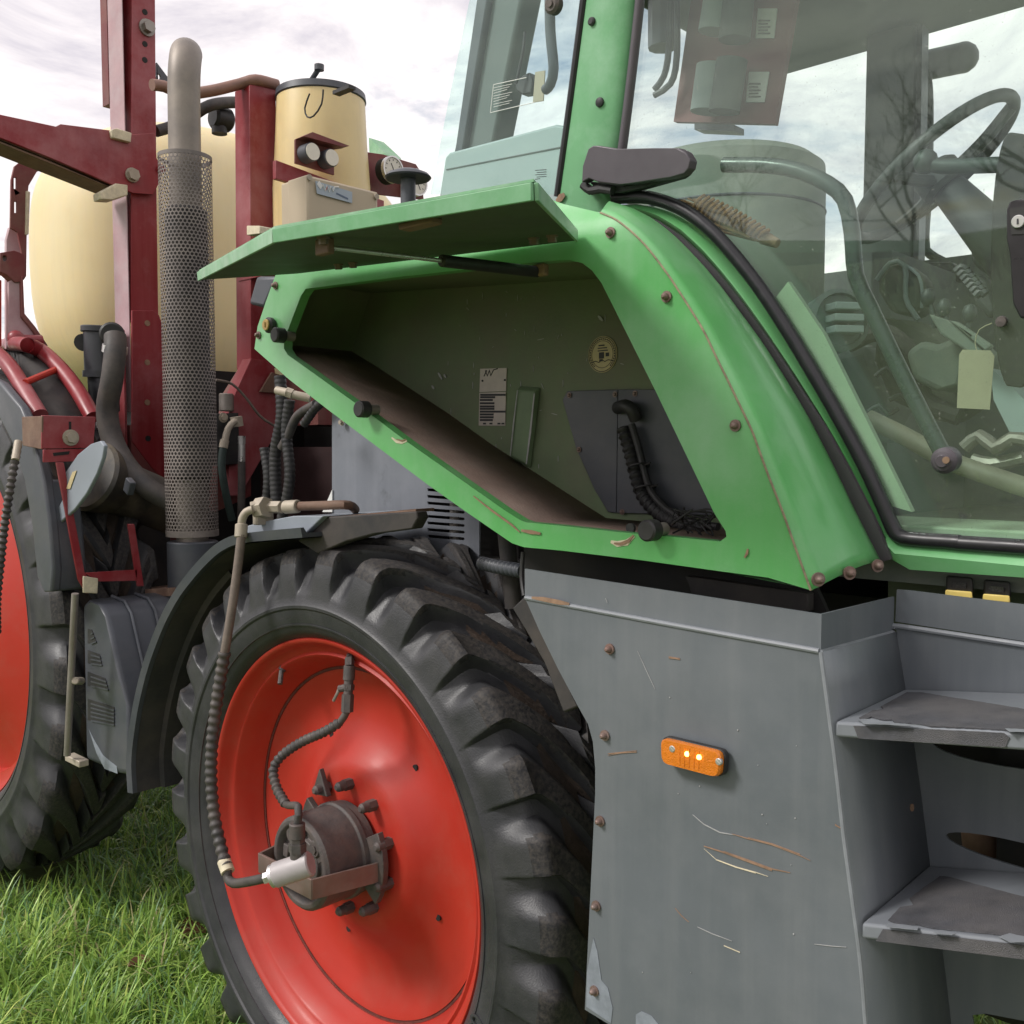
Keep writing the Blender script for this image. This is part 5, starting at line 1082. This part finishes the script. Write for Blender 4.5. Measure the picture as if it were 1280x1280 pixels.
# mast
mx_ = -3.55
mY = atx(165, 250, mx_).y
def xplate(lst, X, th, name, mt, par=su, bevel=.002, holes=()):
    m = M(); m.plate(xq(lst, X), -PX * th, [xq(h, X) for h in holes]); return m.obj(name, mt, par, bevel=bevel, smooth=bool(bevel))
pw = [(165, -60), (194, -60), (194, 0), (196, 250), (198, 400), (164, 400), (164, 250)]
xplate(pw, mx_, .12, 'mast_post', MAROON)
for y_ in (15, 55, 75): q = atx(181, y_, mx_); m = M(); m.cyl(q - PX * .003, q + PX * .0015, .0105, 16); m.obj('bolt_hole', DARK, su)
q = atx(183, 35, mx_); m = M(); m.hexbolt(q, PX, .022, .03, 1.4); m.obj('mast_bolt', STEEL, su)
LILAC = mat('pale_pink_sheen', (.44, .27, .29), .5, var=.15, vs=12, dust=(.5, .42, .43), damt=.5, dscale=9)  # pale pink paints sky reflection onto the mast's outer face
mo = at(157, 200, mY - .002)
yy = min(atx(165, -60, mx_).y, atx(164, 400, mx_).y) - .004; m = M(); m.plate([V((mx_ - .002, yy, 1.75)), V((mx_ - .115, yy, 1.75)), V((mx_ - .115, yy, 3.7)), V((mx_ - .002, yy, 3.7))], NY * .003); m.obj('mast_side_sheen', LILAC, su, smooth=False)  # thin sheet carrying the painted sheen
m = M(); m.plate([V((mx_ - .118, yy - .005, 2.9)), V((mx_ - .17, yy - .005, 2.9)), V((mx_ - .17, yy - .005, 3.7)), V((mx_ - .118, yy - .005, 3.7))], YY * .06); m.obj('mast_channel', MAROON_DULL, su)
# mast foot with side plate
xplate([(165, 388), (191, 388), (199, 394), (203, 405), (206, 440), (209, 480), (210, 604), (190, 585), (165, 552)], mx_ + .012, .010, 'mast_foot_plate', MAROON)
for a, b in ((184, 404), (184, 453), (184, 503)): q = atx(a, b, mx_ + .012); m = M(); m.cyl(q, q + PX * .002, .011, 12); m.obj('bolt_hole', RUST, su)
q = atx(185, 548, mx_ + .012); m = M(); m.cyl(q, q + PX * .0015, .011, 14); m.obj('bolt_hole', DARK, su)
fo_ = [V((mx_ - .002, yy - .02, 1.62)), V((mx_ - .16, yy - .02, 1.62)), V((mx_ - .14, yy - .02, 2.05)), V((mx_ - .002, yy - .02, 2.05))]
m = M(); m.plate(fo_, NY * .008); m.obj('mast_foot_plate', MAROON, su, bevel=.002)
m = M(); m.box((mx_ - .07, mY + .12, 1.45), (.16, .3, .5)); m.obj('mast_base', MAROON_DULL, su)
# lift arm
arm_p = [(165, 168), (140, 163), (76, 155), (70, 158), (0, 143), (-60, 130), (-60, 150), (0, 172), (60, 196), (148, 234), (165, 241), (192, 243), (196, 235), (200, 226), (203, 213), (200, 203), (196, 198), (194, 166)]
xplate(arm_p, mx_ + .026, .012, 'lift_arm', MAROON)
au = xq([(-60, 150), (0, 172), (60, 196), (148, 234)], mx_ + .012)
m = M(); m.loft([au, [p - PX * .13 for p in au], [p - PX * .13 - ZU * .01 for p in au], [p - ZU * .012 for p in au]], True, True); m.obj('arm_underside', RUST_BROWN, su)
for lst, nm in (([(139, 162), (147, 160), (165, 166), (164, 178), (141, 172)], 'arm_pad'), ([(125, 240), (145, 229), (160, 231), (160, 244), (142, 250), (126, 249)], 'arm_pad')):
    xplate(lst, mx_ + .045, .06, nm, CREAMWEAR, bevel=.004)
q = atx(165, 219, mx_ + .028); m = M(); m.hexbolt(q, PX, .022, .022, 1.2); m.obj('arm_bolt', FIT, su)
q = atx(199, 212, mx_ + .02); m = M(); m.cyl(q - PX * .03, q + PX * .02, .016, 14); m.obj('arm_pin', MAROON, su)
# gusset behind the mast and boom rest on the left
xplate([(196, 78), (220, 110), (196, 106)], mx_ - .06, .01, 'mast_gusset', DARKGREY, holes=[[(198 + 3 * math.cos(t), 96 + 4 * math.sin(t)) for t in [i * .785 for i in range(8)]]])
slot = lambda cx, cy: [(cx - 1.5, cy - 7), (cx + 1.5, cy - 7), (cx + 1.5, cy + 7), (cx - 1.5, cy + 7)]
bxx = -3.85
xplate([(13, 285), (14, 225), (18, 208), (28, 200), (48, 203), (62, 205), (46, 215), (36, 232), (34, 250), (33, 345), (30, 350), (28, 320), (22, 290)], bxx, .012, 'boom_rest', MAROON_DULL, holes=[slot(19, 229), slot(19.5, 259), [(25.5, 202), (28, 202), (28, 205), (25.5, 205)]])
xplate([(8, 300), (12, 284), (18, 284), (24, 292), (27, 320), (26, 436), (8, 436)], bxx - .05, .02, 'boom_rest_post', LILAC)
xplate([(34, 238), (38, 240), (36, 293), (33, 293)], bxx + .015, .02, 'boom_rest_pad', CREAMWEAR)
xplate([(0, 316), (18, 313), (31, 318), (31, 345), (27, 352), (19, 353), (8, 343), (0, 340)], bxx + .03, .05, 'boom_rest_hook', MAROON_DULL, holes=[[(6 + 3 * math.cos(t), 323 + 4 * math.sin(t)) for t in [i * .785 for i in range(8)]]])
xplate([(11, 430), (11, 352), (26, 345), (28, 395), (40, 408), (52, 425), (58, 434), (50, 437), (20, 434)], bxx + .02, .02, 'boom_rest_foot', LILAC)
xplate([(26, 345), (29, 345), (31, 392), (44, 408), (60, 432), (56, 436), (40, 412), (27, 396)], bxx + .035, .02, 'boom_rest_edge', MAROON_DULL)
m = M(); m.tube([atx(12, 426, bxx + .05), atx(52, 426, bxx + .05)], .022, 12, False); m.ball(atx(20, 423, bxx + .06), .03, 12); m.obj('fender_pivot', MAROON, su)
xplate([(-30, 350), (2, 350), (2, 436), (-30, 436)], bxx - .02, .03, 'boom_bracket', RED)

# second post, top rail, beam
p2x = -3.22
xplate([(312, 106), (345, 106), (345, 300), (346, 460), (314, 460), (313, 300)], p2x, .10, 'frame_post', MAROON)
xplate([(345, 200), (420, 228), (480, 251), (480, 265), (420, 246), (345, 223)], -2.92, .02, 'frame_beam', MAROON)
m = M(); m.tube([atx(190, 106, p2x - .15), atx(205, 108, p2x - .15), atx(228, 117, p2x - .12), atx(262, 114, p2x - .08), atx(300, 105, p2x - .04), atx(320, 100, p2x), atx(346, 106, p2x)], .020, 14); m.obj('top_rail', mat('brownish_rail', (.24, .13, .10), .5, var=.2, vs=12), su)
m = M(); m.tube([atx(195, 164, -3.6), atx(215, 158, -3.6), atx(240, 145, -3.55), atx(262, 132, -3.5), atx(290, 128, -3.5), atx(312, 130, -3.5)], .022, 14); m.obj('tank_hose', HOSE, su)
m = M(); q = atx(274, 148, -3.55); m.cyl(q - YY * .03, q + YY * .05, .045, 20, bev=.01); m.cyl(q - ZU * .06, q + ZU * .02, .03, 16); m.obj('tank_fitting', BLACK, su)
m = M(); q = atx(306, 150, -3.55); m.cyl(q - ZU * .04, q + ZU * .012, .022, 14); m.tube([q + ZU * .01, q + YY * .04 + ZU * .02], .01, 8, False); m.obj('tank_tap', BLACK, su)
# right lower red frame
xplate([(314, 448), (342, 452), (346, 480), (345, 542), (300, 620), (286, 620), (287, 560), (290, 500)], p2x + .03, .06, 'frame_foot', MAROON)
xplate([(288, 490), (314, 448), (314, 620), (270, 640), (272, 560)], p2x - .02, .05, 'frame_foot', MAROON_DULL)
xplate([(325, 490), (340, 465), (354, 470), (354, 492)], p2x + .05, .01, 'frame_gusset', RUST_BROWN)
# hydraulic block, fittings, hoses
hb = xplate([(271, 517), (298, 516), (300, 580), (272, 582)], p2x + .05, .06, 'valve_block', BLACK)
m = M(); q = atx(279, 522, p2x + .05); m.hexbolt(q, PX, .012, .008); m.obj('block_bolt', FIT, hb)
m = M(); m.cyl(atx(283, 514, p2x + .03), atx(283, 492, p2x + .03), .026, 18, bev=.003); m.obj('block_cap', STEEL, hb)
m = M(); m.tube([atx(300, 527, p2x + .08), atx(293, 527, p2x + .09), atx(285, 536, p2x + .09), atx(281, 552, p2x + .09)], .012, 12); m.cyl(atx(295, 521, p2x + .08), atx(297, 533, p2x + .08), .022, 6); m.cyl(atx(281, 550, p2x + .09), atx(279, 560, p2x + .09), .016, 14); m.obj('elbow_fitting', FIT, hb)
m = M(); m.cyl(atx(302, 545, p2x + .09), atx(302, 555, p2x + .09), .014, 6); m.cyl(atx(302, 555, p2x + .09), atx(302, 578, p2x + .09), .013, 14, bev=.002); m.obj('hose_end', SILVER, hb)
m = M(); m.tube([atx(279, 560, p2x + .09), atx(277, 580, p2x + .09), atx(281, 610, p2x + .09), atx(290, 650, p2x + .08)], .014, 12); m.obj('hose', mat('green_black_hose', (.035, .055, .05), .5, var=.2, vs=30), hb)
m = M(); m.tube([atx(302, 577, p2x + .09), atx(302, 610, p2x + .09), atx(301, 660, p2x + .08)], .014, 12); m.obj('hose', HOSE, hb)
m = M(); m.tube([atx(270, 475, p2x + .10), atx(290, 480, p2x + .10), atx(308, 498, p2x + .10), atx(325, 520, p2x + .10), atx(344, 533, p2x + .10)], .005, 8); m.obj('thin_cable', HOSE_TAN, su)
for lst, r, mt in (([(350, 470), (352, 520), (344, 570), (346, 640)], .020, BLACK), ([(362, 500), (358, 540), (362, 600), (350, 660)], .018, BLACK), ([(395, 505), (372, 520), (360, 545), (352, 560)], .016, HOSE), ([(430, 495), (400, 505), (380, 530)], .014, BLACK), ([(330, 560), (335, 600), (330, 650)], .016, BLACK)):
    m = M(); m.tube(ats(lst, 1.60), r * .8, 12, step=.004, corr=.0018 if mt is BLACK else 0, pitch=.014); m.obj('loom_hose', mt, su)
m = M(); m.cyl(at(346, 488, 1.45), at(360, 491, 1.46), .011, 14); m.cyl(at(358, 490, 1.46), at(366, 493, 1.47), .014, 6); m.cyl(at(366, 493, 1.47), at(388, 498, 1.50), .011, 14); m.obj('quick_coupling', FIT, su)
m = M(); m.plate(ats([(310, 380), (320, 345), (346, 345), (330, 385)], 1.55), YY * .2); m.obj('corner_cap', DARKGREY, su, bevel=.01)
m = M(); m.plate(ats([(308, 282), (324, 282), (325, 292), (308, 294)], 1.60), YY * .06); m.obj('post_bracket', CREAMWEAR, su, bevel=.003)

# mixing tank
tc_ = V((-3.05, 2.28, 0)); d0 = at(402, 200, 2.28); tc_.x = d0.x
dd = (d0 - EYE).dot(FWD); r1 = 55 / F * dd; zz = lambda py: at(402, py, 2.28).z
m = M(); m.lathe([(.001, zz(118)), (r1 * .9, zz(118)), (r1 * .97, zz(122)), (r1 * .99, zz(128)), (r1 * 1.03, zz(180)), (r1 * 1.10, zz(240)), (r1 * 1.1, zz(330)), (.001, zz(330))], tc_, ZU, 48); mxk = m.obj('mixing_tank', CREAM2, su, angle=40)
m = M(); m.lathe([(r1 * .98, zz(128)), (r1 * 1.02, zz(126)), (r1 * 1.0, zz(118)), (r1 * .8, zz(114)), (r1 * .3, zz(112)), (.001, zz(112))], tc_, ZU, 48); m.obj('tank_lid', DARKGREY, mxk)
q = V((tc_.x, tc_.y - .06, zz(113))); m = M(); m.cyl(q, at(399, 85, 2.22), .010, 10); m.cyl(at(399, 88, 2.22), at(399, 81, 2.22), .018, 12); m.obj('lid_handle', DARKGREY, mxk)
m = M(); m.tube(at3([(404, 112, 2.08), (402, 130, 2.08), (392, 145, 2.08), (384, 146, 2.08), (381, 135, 2.08), (387, 117, 2.08)]), .003, 8); m.obj('lid_cord', BLACK, mxk)
m = M(); m.box(at(430, 113, 2.14), (.09, .03, .012)); m.obj('lid_clip', BLACK, mxk)
m = M(); m.box((tc_.x, tc_.y, (zz(330) + 1.7) / 2), (.22, .22, zz(330) - 1.7)); m.obj('tank_stand', MAROON_DULL, su)
m = M(); m.box((-3.05, 2.06, 2.27), (.5, .05, .06)); m.obj('box_bracket', MAROON, su)
# green bit behind it
m = M(); m.plate(ats([(461, 172), (482, 192), (486, 200), (462, 200)], 3.3), YY * .1); m.obj('rear_cowl', GREEN_FADED, su)
# beige control box with its label
cbx = part_empty('control_box', su)
k0 = at(384, 219, 1.947); k1 = atx(472, 243, k0.x); k2 = at(351, 228, k0.y)
ztop = k0.z; m = M(); m.box(((k0.x + k2.x) / 2, (k0.y + k1.y) / 2, ztop - .15), (abs(k0.x - k2.x), k1.y - k0.y, .30)); m.obj('enclosure', BEIGE, cbx, bevel=.006)
m = M(); m.box(((k0.x + k2.x) / 2 + .02, (k0.y + k1.y) / 2, ztop - .15), (abs(k0.x - k2.x) - .045, k1.y - k0.y + .004, .304)); m.obj('enclosure_lid', BEIGE, cbx, bevel=.004)
for a, b in ((386, 222), (470, 246)): q = atx(a, b, k0.x + .002); m = M(); m.cyl(q, q + PX * .006, .010, 12); m.obj('lid_screw', FIT, cbx)
LX = k0.x + .005
lbp = xq([(394, 226), (440, 240), (440, 254), (396, 242)], LX); m = M(); m.plate(lbp, PX * .0012); lb = m.obj('box_label', BLUEGREY, cbx, smooth=False)
xd = (lbp[1] - lbp[0]).normalized(); zd = (lbp[0] - lbp[3]).normalized(); lo = lbp[3].lerp(lbp[0], .45) + PX * .002
wl = (lbp[1] - lbp[0]).length
m = M(); c = lo + xd * wl * .10 + zd * .012
m.plate([c + xd * .012, c + zd * .014, c - xd * .012, c - zd * .014], PX * .0008)
m.obj('logo_diamond', WHITE, lb, smooth=False)
m = M(); m.tube([lo + xd * wl * a + zd * b for a, b in ((.18, .018), (.23, -.002), (.29, .018), (.34, -.002), (.40, .018), (.45, .004), (.50, .02), (.62, .024))], .0022, 6, False); m.obj('logo_script', WHITE, lb)
m = M(); m.tube([lo + xd * wl * a + zd * b for a, b in ((.24, .0), (.31, .016))], .0016, 6, False); m.obj('logo_stroke', RED, lb)
m = M()
for a in range(9): m.box(lo + xd * wl * (.55 + .036 * a) + zd * (.001 - .0008 * a), (.0006, .0045, .006))
m.obj('label_lettering', mat('label_ink', (.12, .16, .24), .6), lb, smooth=False)
# gauges
def gauge(px, py, X, r, par, nn=PX, case=DARKGREY, ticks=True):
    q = atx(px, py, X); m = M(); m.cyl(q - nn * .05, q, r, 28, bev=.003); g_ = m.obj('pressure_gauge', case, par)
    m = M(); m.cyl(q + nn * .0005, q + nn * .002, r * .9, 28); m.obj('dial', DIAL, g_)
    if case is not DARKGREY: m = M(); m.lathe([(r * .9, .0), (r * .92, .006), (r * 1.03, .006), (r * 1.03, -.01)], q, nn, 28); m.obj('bezel', SILVER, g_)
    if not ticks: return g_
    m = M(); m.box(q + nn * .0028 + V((0, .003, -.002)), (.001, .003, r * 1.1), Matrix.Rotation(.5, 3, 'X'))
    for i in range(9):
        a = -.6 + i * .54; m.box(q + nn * .0026 + V((0, math.cos(a), math.sin(a))) * r * .72, (.0008, .003, .006), Matrix.Rotation(a - 1.57, 3, 'X'))
    m.obj('gauge_needle', INK, g_, smooth=False)
    return g_
gx = -2.84
gb = xplate([(369, 174), (378, 171), (384, 172), (418, 185), (418, 219), (369, 204)], gx - .05, .008, 'gauge_bracket', MAROON_DULL)
m = M(); t0 = xq([(369, 174), (380, 169), (426, 186), (418, 187)], gx - .045); m.plate(t0, PX * .05); m.obj('bracket_hood', MAROON_DULL, gb)
gauge(391, 189.5, gx, 11.5 / F * (atx(391, 190, gx) - EYE).dot(FWD), su, ticks=False); gauge(415, 197, gx, 11 / F * (atx(415, 197, gx) - EYE).dot(FWD), su, ticks=False)
xplate([(459, 190), (480, 193), (520, 205), (527, 216), (530, 250), (462, 242)], -3.07, .008, 'gauge_panel', MAROON_DULL)
gauge(491, 212, -2.97, 16 / F * (atx(491, 212, -2.97) - EYE).dot(FWD), su, case=DARK); gauge(521, 228, -3.03, 16 / F * (atx(521, 228, -3.03) - EYE).dot(FWD), su, case=DARK)
# engine breather cap (tractor)
q = at(510, 222, 1.75); m = M(); m.lathe([(.001, .020), (.03, .018), (.055, .008), (.062, 0), (.058, -.004), (.02, -.004), (.02, -.42), (.001, -.42)], q, ZU, 32); m.obj('breather_cap', DARKGREY, tractor)

# ================================================================== GRASS, LEAVES, TREES
def grass(name, n, xr, yr, lmin, lmax, seedv, wid=(.0018, .0042), keep=None):
    r = np.random.default_rng(seedv)
    x = r.uniform(*xr, n); y = r.uniform(*yr, n)
    # clumping: pull part of the blades towards tuft centres
    k = max(4, n // 55); tx, ty = r.uniform(*xr, k), r.uniform(*yr, k); idx = r.integers(0, k, n); pull = r.random(n) < .6
    x = np.where(pull, tx[idx] + r.normal(0, .028, n), x); y = np.where(pull, ty[idx] + r.normal(0, .028, n), y)
    ta = r.uniform(0, 2 * np.pi, k)[idx]; tl = r.uniform(.6, 1.25, k)[idx]
    if keep is not None:
        kk = keep(x, y); x, y, ta, tl, idx = x[kk], y[kk], ta[kk], tl[kk], idx[kk]; n = len(x)
    L = r.uniform(lmin, lmax, n) * tl; az_ = np.where(r.random(n) < .55, ta + r.normal(0, .7, n), r.uniform(0, 2 * np.pi, n)); lean = r.beta(1.7, 1.8, n) * 1.5; curl = r.uniform(.2, 1.3, n)
    w = r.uniform(*wid, n)
    seg = 4; verts = np.zeros((n, 2 * seg + 1, 3)); dx, dy = np.cos(az_), np.sin(az_); sx, sy = -dy, dx
    px, py, pz = x.copy(), y.copy(), np.full(n, -.01); ang = lean * .35
    for s in range(seg + 1):
        ww = w * (1 - .12 * s) if s < seg else w * 0
        if s < seg:
            verts[:, 2 * s] = np.c_[px - sx * ww, py - sy * ww, pz]; verts[:, 2 * s + 1] = np.c_[px + sx * ww, py + sy * ww, pz]
        else: verts[:, 2 * seg] = np.c_[px, py, pz]
        st = L / seg; px = px + dx * np.sin(ang) * st; py = py + dy * np.sin(ang) * st; pz = np.maximum(pz + np.cos(ang) * st, .004); ang = np.minimum(ang + (lean * .8 + curl * .35) * .42, 2.3)
    nv = 2 * seg + 1; base = np.arange(n) * nv
    q = []
    for s in range(seg - 1): q.append(np.c_[base + 2 * s, base + 2 * s + 1, base + 2 * s + 3, base + 2 * s + 2])
    q = np.stack(q, 1).reshape(-1); t = np.c_[base + 2 * seg - 2, base + 2 * seg - 1, base + 2 * seg].reshape(-1)
    me = bpy.data.meshes.new(name); me.vertices.add(n * nv); me.vertices.foreach_set('co', verts.reshape(-1))
    nq = n * (seg - 1); me.loops.add(len(q) + len(t)); me.loops.foreach_set('vertex_index', np.r_[q, t].astype(np.int32))
    me.polygons.add(nq + n); me.polygons.foreach_set('loop_start', np.r_[np.arange(nq) * 4, nq * 4 + np.arange(n) * 3].astype(np.int32))
    me.polygons.foreach_set('use_smooth', np.ones(nq + n, bool)); me.update(calc_edges=True); me.validate()
    pal = np.array([(.21, .36, .07), (.29, .46, .085), (.40, .56, .13), (.19, .34, .14), (.49, .57, .14), (.52, .46, .25)])
    pk = r.choice(6, n, p=(.25, .25, .2, .15, .09, .06)); tb_ = r.integers(0, 4, k)[idx]; pk = np.where(r.random(n) < .45, tb_, pk)
    c = pal[pk] * r.uniform(.75, 1.3, (n, 1)); col = np.ones((n, nv, 4)); col[:, :, :3] = c[:, None, :]
    at_ = me.color_attributes.new('blade', 'FLOAT_COLOR', 'POINT'); at_.data.foreach_set('color', col.reshape(-1))
    me.materials.append(GRASS); o = bpy.data.objects.new(name, me); COL.objects.link(o); o['kind'] = 'stuff'; return o
GRASS = bpy.data.materials.new('grass_blade'); GRASS.use_nodes = True; t = GRASS.node_tree; b = t.nodes['Principled BSDF']
a_ = t.nodes.new('ShaderNodeAttribute'); a_.attribute_name = 'blade'; t.links.new(a_.outputs['Color'], b.inputs['Base Color']); b.inputs['Roughness'].default_value = .42; b.inputs['Specular IOR Level'].default_value = .45
tr = t.nodes.new('ShaderNodeBsdfTranslucent'); t.links.new(a_.outputs['Color'], tr.inputs[0]); mxs = t.nodes.new('ShaderNodeMixShader'); mxs.inputs[0].default_value = .3
t.links.new(b.outputs[0], mxs.inputs[1]); t.links.new(tr.outputs[0], mxs.inputs[2]); t.links.new(mxs.outputs[0], t.nodes['Material Output'].inputs[0])
def kp(x, y): 
    tyre = ((abs(x - CX) < .30) & (y > 1.30) & (y < 1.64)) | ((abs(x - RX) < .35) & (y > 1.25) & (y < 1.60))
    return ~tyre
gr = grass('grass', 100000, (-5.2, -1.4), (.55, 4.2), .07, .20, 3, keep=kp)
gr2 = grass('grass', 22000, (-1.4, .6), (.9, 4.6), .06, .15, 4)
gr3 = grass('grass', 30000, (-14, 8), (-6, 12), .06, .16, 5, wid=(.004, .008), keep=lambda x, y: ~((x > -5.2) & (x < .6) & (y > .55) & (y < 4.4)))
# dry leaves by the front tyre
lab = ['curled brown dry leaf standing in the grass nearest the front tyre', 'brown dry leaf lying below the upright one by the tyre', 'pale brown dry leaf in the yellow grass left of the tyre']
for i, (a, b, zz_, sz) in enumerate(((236, 1155, .09, .05), (242, 1170, .06, .05), (174, 1205, .07, .04))):
    c = atz(a, b, zz_); m = M(); R3 = Matrix.Rotation(random.uniform(0, 6), 3, 'Z') @ Matrix.Rotation(1.0 + .3 * i, 3, 'X'); pts = []
    for u in range(7):
        t_u = u / 6; wv = sz * .45 * math.sin(math.pi * min(1, t_u * .95 + .03)) ** .7
        pts.append([c + R3 @ V((sz * (t_u - .5) * 1.6, wv * s, .35 * sz * abs(s) * (1 + .3 * math.sin(5 * t_u)) + .2 * sz * math.sin(3 * t_u))) for s in (-1, -.5, 0, .5, 1)])
    m.loft(pts, False); o = m.obj('dry_leaf', LEAF, None); o['label'] = lab[i]; o['category'] = 'leaf'; o['group'] = 'dry leaves in the grass'

# bare trees and a hedge across the meadow behind the viewer (they show as reflections in the cab glass)
wood = M()
def tree(x, y, h, sd):
    rr = random.Random(sd)
    def grow(p, d, L, r, lv):
        pts = [p]; q = p
        for i in range(4):
            d = (d + V((rr.uniform(-.16, .16), rr.uniform(-.16, .16), rr.uniform(-.04, .12)))).normalized(); q = q + d * L / 4; pts.append(q)
        wood.tube(pts, lambda t: r * (1 - .5 * t), 6 if lv < 2 else 4, smooth=False)
        if lv < 5:
            for k in range(3 if lv < 4 else 2):
                e = V((rr.uniform(-1, 1), rr.uniform(-1, 1), rr.uniform(-.1, .6))); e = (e - d * e.dot(d)).normalized()
                st = pts[rr.choice((2, 3, 4))] if k else pts[4]
                grow(st, (d * rr.uniform(.7, 1.1) + e * rr.uniform(.5, .95)).normalized(), L * rr.uniform(.62, .82), r * .52, lv + 1)
    grow(V((x, y, -.1)), V((0, 0, 1)), h * .26, h * .013, 0)
for i in range(16): tree(-34 + i * 4.6 + random.uniform(-1.5, 1.5), -36 + random.uniform(-5, 4), random.uniform(10, 14), 20 + i)
wood.obj('distant_bare_trees', BARK, None, kind='stuff')
hd = M(); r = random.Random(5)
for i in range(2600):
    x = r.uniform(-45, 45); y = -31 + r.uniform(-.8, .8); z = r.uniform(0, 1.5) ** 1.0; d = V((r.uniform(-.5, .5), r.uniform(-.5, .5), 1)).normalized()
    hd.cyl(V((x, y, z * .6)), V((x, y, z * .6)) + d * r.uniform(.5, 1.1), .03, 4, r2=.008)
hd.obj('hedgerow', mat('brown_hedge', (.17, .095, .045), .9, var=.4, vs=2), None, kind='stuff')
